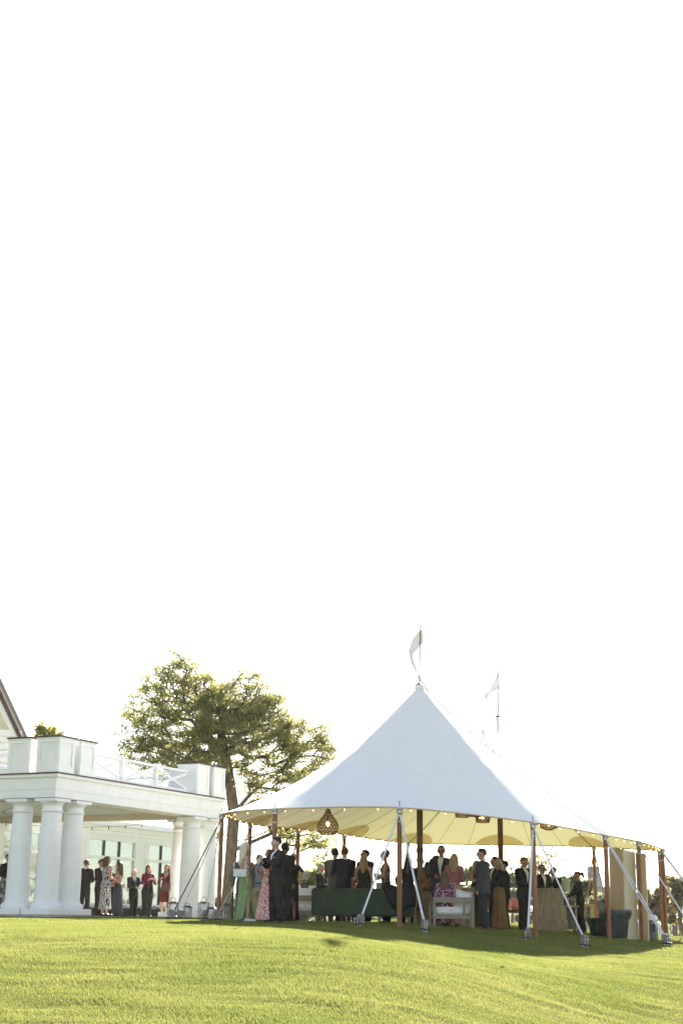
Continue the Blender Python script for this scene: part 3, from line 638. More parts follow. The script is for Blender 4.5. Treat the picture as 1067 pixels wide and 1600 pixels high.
# poles
anch = []
for i, (nm, px, py, Y, ex) in enumerate(PO):
    t = tops[i]; foot = Vector((t.x, t.y, tz(t.x, t.y)-.03)); t2 = t-Vector((0, 0, .03))
    p = T('side_pole', MB().tube([foot, foot.lerp(t2, .5), t2], [.052, .058, .052], 14), POLE)
    T('pole_collar', MB().tube([t2-Vector((0, 0, .10)), t2+Vector((0, 0, .03))], .066, 12), STEEL, p)
    T('ring_bracket', MB().tube([t2+Vector((-.07, -.06, -.04)), t2+Vector((0, -.085, -.01)), t2+Vector((.07, -.06, -.04))], .018, 6), STEEL, p)
    T('pin', MB().tube([t2, t2+Vector((0, 0, .17))], .009, 6), DARKST, p)
    T('pole_band', MB().tube([t2-Vector((0, 0, .30)), t2-Vector((0, 0, .27))], .061, 10), STEEL, p)
for k, pk in enumerate((PK1, PK2)):
    z0 = tz(pk.x, pk.y); f_ = Vector((pk.x, pk.y, z0-.03))
    p = T('centre_pole', MB().tube([f_, f_+Vector((0, 0, 3)), pk-Vector((0, 0, .15))], [.075, .078, .06], 14), CPOLE)
    for zz in (1.75, 1.0, .35): T('pole_sleeve', MB().tube([f_+Vector((0, 0, zz)), f_+Vector((0, 0, zz+.10))], .088, 12), mat('brown_leather', (.09, .05, .03), .6), p)
    T('base_plate', MB().box(f_+Vector((0, 0, .05)), (.4, .4, .03)), DARKST, p)
    if k == 0: T('peak_ring', MB().lathe([(.15, -.10), (.12, -.03), (.08, .02), (.03, .035)], pk, 16), CANVAS, can)
    T('peak_plate', MB().lathe([(.085, .0), (.085, .02), (.02, .05)], pk+Vector((-.02, 0, .01)), 14), BROWN, can)
    h = (P(658, 977, 36.2).z-pk.z) if k == 0 else (P(777, 1045, 42.0).z-pk.z)
    fp = T('flagpole', MB().tube([pk, pk+Vector((.03, 0, h))], [.020, .016], 6), mat('flag_staff', (.30, .20, .21), .6))
    T('finial', MB().ell(pk+Vector((.03, 0, h)), .022, 8, 6), BROWN, fp)
    # limp pennant: centre line, half width and twist in depth
    if k == 0: cl = [(658, 984, 1, 0), (656, 992, 5.5, .02), (653, 1000, 9, .05), (648, 1009, 7.5, -.04), (642, 1019, 4.6, .08), (642.5, 1028, 2.6, -.02), (645, 1036, 2.8, .05), (648, 1043, 1.6, 0), (651, 1053, 1.0, .05), (656, 1062, 1.5, -.02), (662, 1070, 1.3, .03), (667, 1078, 1.5, 0), (669, 1085, .7, .02)]
    else: cl = [(777, 1050, .6, 0), (776.5, 1058, 2, .02), (775, 1066, 4.5, -.04), (773, 1073, 6.5, .05), (769, 1077, 5, -.03), (765, 1080, 2.6, .05), (761, 1085, 3.0, .08), (758, 1088, 2.6, -.05), (761, 1091.5, 2.0, .04), (765, 1090, .8, 0)]
    Yf = 36.2 if k == 0 else 42.0; vs = []
    for j, (x, y, hw, dy) in enumerate(cl):
        c0 = P(*cl[max(0, j-1)][:2], Yf); c1 = P(*cl[min(len(cl)-1, j+1)][:2], Yf); d = (c1-c0); d.y = 0; d.normalize(); nn = Vector((d.z, 0, -d.x)); c = P(x, y, Yf)+Vector((0, dy*.8, 0)); w_ = hw*Yf/2310
        vs += [c-nn*w_+Vector((0, -.03, 0)), c+Vector((0, .03, 0)), c+nn*w_+Vector((0, -.02, 0))]
    T('pennant', MB().add(vs, [(3*j+q, 3*j+q+1, 3*j+q+4, 3*j+q+3) for j in range(len(cl)-1) for q in (0, 1)], True), FLAG, fp)
# guy lines and ground anchors
def anchor(p, toward):
    d = Vector((toward.x-p.x, toward.y-p.y, 0)).normalized(); sx = Vector((-d.y, d.x, 0)); g = Vector((p.x, p.y, lz(p.x, p.y)))
    a = T('ground_anchor', MB().bar(g-d*.12+Vector((0, 0, .05)), g+d*.16+Vector((0, 0, .07)), .10, .035, .006), DARKST)
    T('strap_reel', MB().tube([g+sx*-.045+Vector((0, 0, .17))+d*.05, g+sx*.045+Vector((0, 0, .17))+d*.05], .088, 16), mat('rolled_webbing', (.22, .2, .19), .7, .2, 40), a)
    T('ratchet', MB().box(g+Vector((0, 0, .085))+d*.10, (.13, .08, .05), math.atan2(d.y, d.x), .01), STEEL, a)
    for s_ in (-.09, .02, .12): T('stake', MB().tube([g-d*s_*.7+sx*.03-Vector((0, 0, .15)), g-d*s_+sx*.03+Vector((0, 0, .16))], .014, 6).lathe([(.026, 0), (.026, .025)], g-d*s_+sx*.03+Vector((0, 0, .15)), 8), STEEL, a)
    return g+Vector((0, 0, .17))+d*.06
def guy(i, px, py, Y, material=STRAP, r=.020, cnt=1, flat=.35, bare=False):
    t = tops[i]+Vector((0, 0, -.09)); p = P(px, py, Y); p = Vector((p.x, p.y, lz(p.x, p.y)))
    e = (p+Vector((0, 0, .12))) if bare else anchor(p, t)
    if bare: T('stake', MB().tube([p-Vector((0, 0, .1)), p+Vector((0, 0, .2))], .016, 6), STEEL)
    for c in range(cnt):
        off = Vector(((c-(cnt-1)/2)*.07, 0, 0)); T('guy_line', MB().tube([t+off*.3, t.lerp(e, .5)+off-Vector((0, 0, .02)), e+off*.5], r, 8, flat=flat), material)
ID = {q[0]: i for i, q in enumerate(PO)}
guy(ID['C'], 561, 1438, 30.7, r=.027, flat=.5); guy(ID['C'], 665, 1442, 30.7, r=.027, flat=.5)
guy(ID['D'], 824, 1462, 31.6, r=.026, flat=.5); guy(ID['D'], 915, 1474, 30.6, r=.022, flat=.6)
guy(ID['E'], 1043, 1484, 33.2, r=.017, cnt=2, flat=.8)
guy(ID['F'], 1095, 1482, 34.6, r=.02, flat=.7)
guy(ID['G'], 1140, 1480, 37.5, r=.02, cnt=2, flat=.8); guy(ID['G'], 1110, 1470, 42, ROPE, .014)
guy(ID['A'], 267, 1429, 35.6, DARKST, .014, flat=1); guy(ID['A'], 280, 1429, 36.0, STRAP, .016); guy(ID['A'], 319, 1432, 34.2, STRAP, .014)
guy(ID['B'], 336, 1434, 32.6, STRAP, .014)
guy(ID['K'], 343, 1434, 40.5, ROPE, .014); guy(ID['K'], 352, 1434, 41, STRAP, .012)
for q, px, Y in (('L', 440, 43.5), ('M', 515, 47.5), ('N', 617, 51), ('O', 803, 52), ('I', 911, 50.5), ('H', 1062, 46.5), ('I', 955, 50)): guy(ID[q], px, 1440, Y, mat('rope_warm_light', (.42, .2, .08), .8), .022, bare=True)  # orange of these rear ropes is warm light put into their colour
# white sleeved prop beside the oak
p = P(363, 1434, 38.0); z = tz(p.x, p.y)
pr = thing('rope_stand', 'thin black stand with a white upper sleeve left of the woman in green', 'stand', (p.x, p.y, z)); obj('post', MB().tube([(0, 0, 0), (0, 0, .72)], .022, 8), BLACK, pr); obj('sleeve', MB().tube([(0, 0, .72), (.01, 0, 1.45)], .03, 8), WHITE, pr)
# string lights along the eave
es = thing('eave_string_light', 'string of lit warm bulbs along the edge of the tent', 'string lights', tent.location)
bm_ = MB().ell((0, 0, -.02), (.0145, .0145, .019), 8, 6).mesh('bulb'); sm_ = MB().tube([(0, 0, .005), (0, 0, .045)], .009, 6).mesh('socket')
k = 0
for i in range(0, n):
    seg = PO[(i//NS)][0]; step = 3 if seg in 'ABCDE' else 2
    if i % step == 1:
        q = canopy_rows[i][1]-Vector((0, 0, .07)) if seg in 'FGHIONMLK' else canopy_rows[i][0].lerp(canopy_rows[i][1], .4)-Vector((0, 0, .075)); bb = obj('bulb', bm_, BULB, es, q-tent.location); obj('socket', sm_, WIRE, bb)
lp_ = [r_[0].lerp(r_[1], .4)-Vector((0, 0, .03))-tent.location for r_ in canopy_rows]; obj('cable', MB().tube(lp_+[lp_[0]], .006, 4, False), WIRE, es)
def canopy_z(x, y):
    best = min((q for r_ in canopy_rows for q in r_), key=lambda q: (q.x-x)**2+(q.y-y)**2); return best.z
# hanging lamps
def weave(prof, nr, nz, r, c, twist=1.6):
    m = MB(); zs = [p_[1] for p_ in prof]
    def rad(z): return float(np.interp(z, zs, [p_[0] for p_ in prof]))
    z0, z1 = zs[0], zs[-1]
    for s_ in (-1, 1):
        for j in range(nr):
            pts = []
            for k in range(22):
                z = z0+(z1-z0)*k/21; an = 2*math.pi*j/nr+s_*twist*k/21; pts.append(Vector(c)+Vector((rad(z)*math.cos(an), rad(z)*math.sin(an), z)))
            m.tube(pts, r, 4)
    for k in range(nz):
        z = z0+(z1-z0)*k/(nz-1); pts = [Vector(c)+Vector((rad(z)*math.cos(a_*math.pi/10), rad(z)*math.sin(a_*math.pi/10), z)) for a_ in range(21)]; m.tube(pts, r*1.1, 4, False)
    return m
def lamp(label, px, py_bot, Y, prof, nr, nz, r, lit=True, lite=.0, drop=None):
    p = P(px, py_bot, Y); t = thing('pendant_lamp', label, 'lamp', p, 0, 'woven pendant lamps in the tent')
    obj('woven_shade', weave(prof, nr, nz, r, (0, 0, 0)), RATTAN, t); H = prof[-1][1]; top = canopy_z(p.x, p.y)-p.z
    obj('cord', MB().tube([(0, 0, H*.5), (0, 0, max(H+.02, top))], .008, 5), WIRE, t)
    if lit:
        b0 = obj('bulb', MB().ell((0, 0, H*.42), (.045, .045, .06), 10, 8), mat('lamp_bulb', (.9, .7, .45), .3, 0, emit=(1, .66, .3), estr=2), t); obj('socket', MB().tube([(0, 0, H*.42+.05), (0, 0, H*.42+.14)], .022, 8), WIRE, b0)
gourd = [(.15, 0), (.235, .07), (.262, .17), (.25, .25), (.19, .36), (.11, .45), (.065, .53), (.05, .60)]
lamp('large gourd shaped rattan pendant lamp hanging behind the front eave', 512, 1304, 35.3, gourd, 20, 9, .0065)
tier = [(.16, 0), (.17, .02), (.19, .14), (.40, .16), (.43, .30)]
lamp('tiered rattan pendant lamp, left of the pair under the tent middle', 722, 1277, 37.4, tier, 20, 6, .007); lamp('tiered rattan pendant lamp, right of the pair under the tent middle', 754, 1285, 36.8, tier, 22, 6, .007)
bowl = [(.06, 0), (.19, .05), (.28, .13), (.31, .24), (.26, .36)]
lamp('shallow woven bowl lamp under the eave right of the front tent pole', 857, 1297, 35.6, bowl, 18, 7, .006)

# ================================================================ FURNITURE
def at(px, Y, dz=0):
    x = XX(px, Y); return Vector((x, Y, tz(x, Y)+dz))
# sofa seen from behind
s0 = at(567, 36.0); sw = XX(648, 36)-XX(487, 36)
so = thing('sofa', 'long dark green velvet sofa seen from behind under the tent', 'sofa', (s0.x, s0.y, s0.z-.02), R(-1))
obj('backrest', MB().box((0, 0, .50), (sw, .20, .66), bev=.05), GREEN, so)
for s_ in (-1, 1): obj('armrest', MB().box((s_*(sw/2-.11), .55, .42), (.20, .88, .44), bev=.05), GREEN, so)
for s_ in (-1, 0, 1): obj('seat_cushion', MB().box((s_*(sw-.46)/3, .52, .40), ((sw-.5)/3, .78, .18), bev=.04), GREEN, so)
for s_ in (-1, 0, 1): obj('back_cushion', MB().box((s_*(sw-.46)/3, .19, .64), ((sw-.5)/3, .17, .38), bev=.06), GREEN, so)
obj('base_frame', MB().box((0, .42, .22), (sw-.1, .84, .10)), mat('dark_walnut', (.05, .03, .02), .5), so)
for x in (-sw/2+.12, -.4, .4, sw/2-.12):
    for y in (.02, .85): obj('leg', MB().tube([(x, y, 0), (x, y, .17)], [.022, .03], 8), mat('pale_leg', (.35, .3, .22), .5), so)
obj('piping', MB().tube([(-sw/2+.03, -.095, .20), (-sw/2+.03, -.095, .80), (sw/2-.03, -.095, .80), (sw/2-.03, -.095, .20)], .011, 5), GREEN, so)
# slatted teak seats
def teak_seat(label, loc_, rz, wd, mid=True, dp=.72, legs_h=.30):
    t = thing('teak_bench' if mid else 'teak_armchair', label, 'bench' if mid else 'armchair', loc_, rz)
    for x in (-wd/2, wd/2):
        for y in (0, dp): obj('leg', MB().box((x, y, .34 if y == 0 else .28), (.065, .065, .68 if y == 0 else .56), bev=.006), TEAK, t)
    obj('top_rail', MB().box((0, -.002, .615), (wd+.04, .05, .13), bev=.008), TEAK, t); obj('seat_rail', MB().box((0, 0, .235), (wd-.067, .045, .08)), TEAK, t); obj('seat_rail', MB().box((0, dp, .235), (wd-.067, .045, .08)), TEAK, t)
    for s_ in (-1, 1): obj('armrest', MB().box((s_*wd/2, dp/2, .575), (.075, dp+.06, .03), bev=.006), TEAK, t); obj('side_rail', MB().box((s_*wd/2, dp/2, .235), (.04, dp-.07, .07)), TEAK, t)
    if mid: obj('back_post', MB().box((wd*.29, .002, .40), (.06, .045, .46)), TEAK, t)
    for j in range(6): obj('slat', MB().box((0, .1+j*(dp-.2)/5, .275), (wd-.06, .07, .018)), TEAK, t)
    c = obj('seat_cushion', MB().box((0, dp/2+.03, .375), (wd-.10, dp-.1, .17), bev=.045), CUSH, t); obj('button', MB().ell((-.05, dp/2-.005-(dp-.1)/2+.03, .385), (.014, .008, .014), 8, 6), GREYB, c)
    return t
b0 = at(708, 34.2); wd = XX(738, 34.2)-XX(678, 34.2)
bench = teak_seat('weathered teak bench with a white cushion seen from behind', b0, R(4), wd)
def pillow(label, loc_, rz, sz=.45, material=CUSH, tilt=.3, grp=None):
    m = MB(); N = 10; vs = []; fs = []
    for s_ in (-1, 1):
        for i in range(N+1):
            for j in range(N+1):
                u, v = i/N*2-1, j/N*2-1; th = .085*((1-u**4)*(1-v**4))**.5; e = 1-.06*(1-abs(u*v)); vs.append(Vector((u*sz/2*e, s_*th, v*sz/2*e)))
    Q = (N+1)**2
    for s_ in (0, 1):
        for i in range(N):
            for j in range(N):
                f = (s_*Q+i*(N+1)+j, s_*Q+(i+1)*(N+1)+j, s_*Q+(i+1)*(N+1)+j+1, s_*Q+i*(N+1)+j+1); fs.append(f if s_ == 0 else f[::-1])
    rm = Matrix.Rotation(tilt, 3, 'Y') @ Matrix.Rotation(-.15, 3, 'X'); m.add([rm @ v for v in vs], fs, True); return tag(obj('pillow', m, material, None, loc_, rz), label, 'pillow', grp)
pb = at(724, 34.55); pillow('white square pillow leaning on the teak bench', (pb.x, pb.y, pb.z+.64), R(5), .42, tilt=.18)
c0 = at(478, 39.0); ch = teak_seat('grey teak armchair with white cushions left of the sofa', c0, R(-8), .80, False)
pillow('white back cushion in the teak armchair', (c0.x-.05, c0.y+.2, c0.z+.68), R(-8), .55, tilt=.05)
# round slatted side tables
def drum(label, px, Y, r, h, n=26):
    p = at(px, Y); t = thing('drum_table', label, 'table', p, 0, 'slatted drum tables')
    obj('table_top', MB().lathe([(0, h-.04), (r+.02, h-.04), (r+.02, h), (0, h)], n=28, smooth=False), OAK, t)
    sl_ = MB().box((0, 0, h/2-.02), (.02, 2*math.pi*r/n*.86, h-.045)).mesh('slat')
    for j in range(n): a = 2*math.pi*j/n; obj('slat', sl_, OAK, t, (r*math.cos(a), r*math.sin(a), 0), a)
    return t
drum('round slatted wooden drum table right of the centre pole', 664, 38.8, .30, .80); drum('round slatted wooden table behind the white pillow', 730, 37.2, .17, .95)
# bar
bp = at(859, 40.0); bw = XX(881, 40)-XX(837.5, 40)
bar = thing('bar_counter', 'vertical slatted wooden bar counter with a stepped serving shelf', 'bar', (bp.x, bp.y, bp.z-.03), R(3))
nb = 9; BH = 1.10
for j in range(nb): obj('board', MB().box((-bw/2+(j+.5)*bw/nb, .0, BH/2), (bw/nb*.94, .03+.006*(j % 2), BH), bev=.003), OAK, bar)
obj('counter_top', MB().box((0, .22, BH+.02), (bw+.04, .55, .045), bev=.006), OAK, bar)
obj('end_panel', MB().box((bw/2-.02, .26, BH/2), (.03, .47, BH)), OAK, bar); obj('end_panel', MB().box((-bw/2+.02, .26, BH/2), (.03, .47, BH)), OAK, bar)
sw2 = XX(902.5, 40)-XX(881, 40); sx = bw/2+sw2/2
obj('serving_shelf', MB().box((sx+.02, .28, .68), (sw2+.06, .5, .05), bev=.005), OAK, bar); obj('lower_shelf', MB().box((sx+.02, .28, .08), (sw2, .46, .04)), OAK, bar)
obj('shelf_back', MB().box((sx+.1, .52, .38), (sw2-.15, .02, .56)), OAK, bar); obj('shelf_leg', MB().box((bw/2+sw2-.02, .28, .33), (.05, .45, .62)), OAK, bar)
GL = mat('bottle_glass', (.08, .10, .06), .1, .2); GLc = mat('pale_bottle', (.5, .52, .48), .1, .1)
def bottle(label, p, h, r, material, grp=None):
    t = tag(obj('bottle', MB().lathe([(0, 0), (r, 0), (r, h*.6), (r*.9, h*.68), (r*.35, h*.78), (r*.33, h), (0, h)], n=12), material, None, p), label, 'bottle', grp); obj('cap', MB().lathe([(r*.4, h*.93), (r*.4, h*1.02), (0, h*1.02)], n=10), BLACK, t)
bx = bp.x+bw/2
for j, (dx, dz, h, mt_) in enumerate(((.06, .70, .26, GL), (.14, .70, .22, GLc), (.21, .70, .28, GL), (.30, .70, .2, mat('amber_bottle', (.25, .08, .02), .1)), (.08, .10, .28, GLc), (.28, .10, .24, GLc))):
    bottle(['dark green bottle nearest the bar on the serving shelf', 'pale bottle second on the serving shelf', 'tall dark bottle third on the serving shelf', 'amber bottle by the hands of the bartender', 'clear bottle on the lower shelf close to the bar end', 'clear bottle on the lower shelf near the bartender'][j], (bx+dx, bp.y+.2+.05*(j % 2), bp.z-.03+dz+.004), h, .036, mt_, 'bottles at the bar')
# clear drink dispenser behind the bar
dp_ = at(884, 43.5); cd = thing('drink_dispenser', 'large clear white drink dispenser standing behind the bar', 'dispenser', (dp_.x, dp_.y, dp_.z+1.08))
FROST = mat('frosted_plastic', (.72, .74, .70), .3, .05, trans=.5, tcol=(.8, .8, .72))
obj('tank', MB().lathe([(.0, 0), (.15, 0), (.175, .02), (.19, .30), (.2, .31), (.2, .33), (0, .33)], (-.05, 0, .0), 20), FROST, cd); obj('lid', MB().lathe([(.215, .33), (.215, .37), (.05, .39), (.05, .42), (0, .42)], (-.05, 0, 0), 20), FROST, cd); obj('spigot', MB().tube([(-.05, -.18, .05), (-.05, -.25, .05), (-.05, -.25, .01)], .012, 6), BLACK, cd)
obj('stand', MB().box((-.05, 0, -.54), (.42, .42, 1.06), bev=.01), OAK, cd)
# folding screen
y0 = 36.4; scr = thing('folding_screen', 'tall three panel tan and cream screen at the right end of the tent', 'screen', at(975, y0))
pts = [P(953, 1400, 37.6), P(975.5, 1400, 36.1), P(994.5, 1400, 37.0), P(1010, 1400, 36.7)]; ztop = [P(953, 1325, 37.6).z, P(976, 1327, 36.1).z, P(994, 1331.5, 37).z, P(1010, 1334, 36.7).z]
for j in range(3):
    a, b_ = pts[j], pts[j+1]; a0 = Vector((a.x, a.y, tz(a.x, a.y)-.02)); b1 = Vector((b_.x, b_.y, tz(b_.x, b_.y)-.02)); d = (b1-a0).normalized(); nn = Vector((-d.y, d.x, 0))*.035
    a1 = Vector((a.x, a.y, ztop[j])); b2 = Vector((b_.x, b_.y, ztop[j+1])); e = d*.006
    pn = obj('screen_panel', MB().prism([a0+e, b1-e, b2-e, a1+e], nn).local(scr), (PANEL, CREAMP, PANEL)[j], scr)
    if j < 2:
        for zz in (.4, 1.1, 1.8): obj('hinge', MB().box(b1+Vector((0, -.012, zz)), (.03, .03, .09)).local(scr), STEEL, pn)
obj('latch', MB().box(Vector((pts[2].x-.05, pts[2].y-.06, .42)), (.03, .03, .08)).local(scr), mat('brass', (.3, .2, .08), .4, metal=.8), scr)
# bins
p = at(962, 35.4); tr = thing('rubbish_bin', 'dark grey wheeled bin with a clear liner in front of the screen', 'bin', p, R(6)); tr.scale = (1, 1, .9)
def frustum(a, b_, z0, z1, bev=None):
    vs = [(sx*a[0], sy*a[1], z0) for sx, sy in ((-1, -1), (1, -1), (1, 1), (-1, 1))]+[(sx*b_[0], sy*b_[1], z1) for sx, sy in ((-1, -1), (1, -1), (1, 1), (-1, 1))]
    return MB().add(vs, [(3, 2, 1, 0), (4, 5, 6, 7), (0, 1, 5, 4), (1, 2, 6, 5), (2, 3, 7, 6), (3, 0, 4, 7)])
obj('body', frustum((.19, .19), (.255, .255), .03, .68), GREYB, tr); obj('rim', MB().box((0, 0, .70), (.56, .56, .05), bev=.01), GREYB, tr)
m = frustum((.262, .262), (.29, .29), .50, .74)
vs = []; 
for k, (s_, z) in enumerate(((.258, .52), (.272, .58), (.283, .66), (.292, .725), (.285, .755), (.24, .745), (.2, .6))):
    for j in range(32):
        a = 2*math.pi*j/32; q = max(abs(math.cos(a)), abs(math.sin(a))); rr_ = s_/q*(1+.03*math.sin(j*2.7+k)); vs.append((rr_*math.cos(a), rr_*math.sin(a), z+.012*math.sin(j*1.9)+(.015 if k == 0 else 0)*math.sin(j*.8)))
obj('liner', MB().add(vs, [(k*32+j, k*32+(j+1) % 32, (k+1)*32+(j+1) % 32, (k+1)*32+j) for k in range(6) for j in range(32)], True), LINER, tr)
p = at(935.5, 38.2); ct = thing('storage_tote', 'black plastic tote with a lid left of the rubbish bin', 'tote', p, R(4)); obj('body', frustum((.21, .16), (.26, .2), .0, .40), BLACK, ct); obj('lid', MB().box((0, 0, .425), (.56, .44, .05), bev=.012), BLACK, ct)
for s_ in (-1, 1): obj('handle', MB().box((s_*.272, 0, .33), (.04, .14, .03)), BLACK, ct)
for j in range(5): obj('rib', MB().box((-.18+j*.09, -.192, .2), (.012, .02, .34), Matrix.Rotation(R(6), 3, 'X')), BLACK, ct)
p = at(948, 38.6); c2 = thing('crate', 'low black crate pushed behind the rubbish bin', 'crate', p); obj('body', frustum((.16, .2), (.18, .22), 0, .55), BLACK, c2); obj('rim', MB().box((0, 0, .56), (.39, .46, .03)), BLACK, c2)
p = at(1016, 38.6); jg = thing('water_jug', 'grey drink cooler with white lid right of the screen', 'cooler', p)
obj('body', MB().lathe([(0, 0), (.15, 0), (.165, .04), (.165, .46), (.15, .5), (0, .5)], n=20), mat('cooler_grey', (.16, .19, .22), .4), jg); obj('lid', MB().lathe([(.17, .5), (.17, .58), (.12, .62), (.04, .64), (0, .64)], n=20), WHITE, jg); obj('spigot_plate', MB().box((0, -.165, .3), (.12, .02, .2), bev=.008), BLACK, jg)
# low bench with pink cushions far back
p = at(797, 46); lb_ = thing('low_bench', 'low dark bench carrying pink cushions beyond the standing guests', 'bench', p); obj('seat', MB().box((0, 0, .40), (.8, .45, .10), bev=.01), mat('dark_walnut', (.05, .03, .02)), lb_)
for s_ in (-1, 1): obj('leg', MB().box((s_*.33, 0, .18), (.07, .4, .35)), MATS['dark_walnut'], lb_)
PINK = mat('pink_cloth', (.62, .30, .30), .8, .1, 8)
pillow('pale pink cushion on the low dark bench', (p.x-.18, p.y, p.z+.62), R(5), .40, PINK, .1); pillow('second pink cushion on the low dark bench, leaning right', (p.x+.2, p.y+.03, p.z+.6), R(-10), .34, mat('rose_cloth', (.5, .2, .22), .8, .1), .25)
p = at(912, 47); st = thing('serving_stand', 'pale wooden serving stand behind the bartender', 'table', p); obj('table_top', MB().box((0, 0, .78), (.62, .5, .05), bev=.006), OAK, st)
for sx_ in (-1, 1):
    for sy_ in (-1, 1): obj('leg', MB().box((sx_*.27, sy_*.2, .38), (.06, .06, .76)), OAK, st)
# lanterns
def lantern(label, px, Y, h, wd):
    p = at(px, Y); t = thing('lantern', label, 'lantern', (p.x, p.y, p.z-.01), R(20), 'candle lanterns on the lawn')
    obj('base', MB().box((0, 0, .012), (wd, wd, .024), bev=.004), DARKST, t); hb = h*.64
    for sx_ in (-1, 1):
        for sy_ in (-1, 1): obj('corner_post', MB().box((sx_*(wd/2-.008), sy_*(wd/2-.008), hb/2+.02), (.014, .014, hb)), DARKST, t)
    rf_ = obj('roof', frustum((wd/2+.025, wd/2+.025), (wd*.28, wd*.28), hb+.02, hb+.075), DARKST, t)
    obj('handle', MB().tube([(wd*.33*math.cos(a), 0, hb+.06+(h-hb-.07)*math.sin(a)) for a in [math.pi*k/12 for k in range(13)]], .006, 5, False), DARKST, rf_)
    for k in range(4):
        a = k*math.pi/2; obj('pane', MB().box((math.cos(a)*(wd/2-.012), math.sin(a)*(wd/2-.012), hb/2+.02), (.003, wd-.03, hb-.01), a), CLEAR, t)
    cn = obj('candle', MB().lathe([(0, .024), (.045, .024), (.045, .15), (.035, .155), (0, .15)], n=14), CANDLE, t); obj('wick', MB().tube([(0, 0, .15), (.003, 0, .17)], .003, 4), BLACK, cn)
lantern('black lantern furthest left, beside the woman in brown', 270, 40.5, .56, .25); lantern('small black lantern second from the left', 292.5, 40.0, .42, .21); lantern('tall black lantern in front of the far column', 318, 40.2, .60, .25); lantern('black lantern with a candle right of the leftmost tent pole', 352, 39.6, .56, .26); lantern('black lantern half hidden behind the leftmost anchor reels', 329, 39.0, .40, .20)
# vase of pale flowers behind the sofa
p = at(592, 38.0); vz = thing('flower_vase', 'glass vase with pale flowers and grasses behind the sofa', 'vase', (p.x, p.y, p.z+.74)); obj('vase', MB().lathe([(0, 0), (.06, 0), (.085, .12), (.09, .26), (.075, .26), (.07, .1), (0, .02)], n=16), mat('milk_glass', (.7, .72, .68), .2, .05, trans=.4, tcol=(.8, .8, .75)), vz)
obj('flowers', leaf_cloud([(random.Random(i).uniform(-.12, .12), random.Random(i+50).uniform(-.1, .1), .34+.12*random.Random(i+9).random()) for i in range(12)], 25, (.07, .07, .08), .03, 71), mat('cream_petal', (.62, .58, .45), .7, .2, 9, trans=.4, tcol=(.8, .75, .55)), vz)
obj('table_top', MB().lathe([(0, -.04), (.28, -.04), (.28, -.005), (0, -.005)], n=24, smooth=False), OAK, vz); obj('table_leg', MB().tube([(0, 0, -.74), (0, 0, -.04)], .03, 8), OAK, vz)
# ================================================================ PEOPLE
# every figure is a smooth-blended distance field turned into one continuous mesh; clothes and hair are grown the same way
def surf(fn, lo, hi, res):
    lo = np.array(lo, float); hi = np.array(hi, float); N = np.maximum(4, np.ceil((hi-lo)/res).astype(int)+1)
    g = [lo[k]+np.arange(N[k])*res for k in range(3)]
    X, Y_, Z = np.meshgrid(*g, indexing='ij'); D = fn(X, Y_, Z).astype(np.float32)
    D[0], D[-1], D[:, 0], D[:, -1], D[:, :, 0], D[:, :, -1] = [np.maximum(q, .001) for q in (D[0], D[-1], D[:, 0], D[:, -1], D[:, :, 0], D[:, :, -1])]
    S = D < 0; cs = tuple(N-1); acc = np.zeros(cs+(3,), np.float32); cnt = np.zeros(cs, np.float32)
    c8 = [(i, j, k) for i in (0, 1) for j in (0, 1) for k in (0, 1)]
    sl = lambda A, c: A[c[0]:c[0]+cs[0], c[1]:c[1]+cs[1], c[2]:c[2]+cs[2]]
    for a in c8:
        for ax_ in range(3):
            if a[ax_]: continue
            b_ = list(a); b_[ax_] = 1; b_ = tuple(b_); da, db = sl(D, a), sl(D, b_); x = sl(S, a) != sl(S, b_)
            t = np.where(x, da/np.where(x, da-db, 1), 0)
            for k in range(3): acc[..., k] += np.where(x, a[k]+(t if k == ax_ else 0), 0)
            cnt += x
    act = cnt > 0; idx = -np.ones(cs, int); idx[act] = np.arange(act.sum())
    base = np.argwhere(act); V = lo+(base+acc[act]/cnt[act][:, None])*res
    F_ = []
    for ax_ in range(3):
        o1, o2 = (ax_+1) % 3, (ax_+2) % 3
        s0 = [slice(None)]*3; s1 = [slice(None)]*3; s0[ax_] = slice(0, N[ax_]-1); s1[ax_] = slice(1, N[ax_])
        x = S[tuple(s0)] != S[tuple(s1)]; pos = np.argwhere(x); pos = pos[(pos[:, o1] > 0) & (pos[:, o2] > 0) & (pos[:, o1] < N[o1]-1) & (pos[:, o2] < N[o2]-1)]
        if not len(pos): continue
        e1 = np.zeros(3, int); e1[o1] = 1; e2 = np.zeros(3, int); e2[o2] = 1
        q = [idx[tuple((pos-d).T)] for d in (e1+e2, e2, 0*e1, e1)]; q = np.stack(q, 1); ins = S[tuple(pos.T)]
        q[~ins] = q[~ins][:, ::-1]; F_.append(q)
    return V, (np.concatenate(F_) if F_ else np.zeros((0, 4), int))
def sm_mesh(name, V, F_, relax=1):
    if relax and len(F_):
        for _ in range(relax):
            A = np.zeros_like(V); c = np.zeros(len(V))
            for i in range(4):
                for j in (1, 3): np.add.at(A, F_[:, i], V[F_[:, (i+j) % 4]]); np.add.at(c, F_[:, i], 1)
            V = V*.5+.5*A/np.maximum(c, 1)[:, None]
    me = bpy.data.meshes.new(name); me.from_pydata(V.tolist(), [], F_.tolist()); me.polygons.foreach_set('use_smooth', [True]*len(me.polygons)); return me
def cap(a, b_, ra, rb): return ('c', np.array(a, float), np.array(b_, float), ra, rb)
def ello(c, r): return ('e', np.array(c, float), np.array(r, float))
def col(z, rx, ry, cx=0, cy=0, fold=None, e=2.0): return ('k', np.array(z, float), np.array(rx, float), np.array(ry, float), np.broadcast_to(np.array(cx, float), (len(z),)), np.broadcast_to(np.array(cy, float), (len(z),)), fold, e)
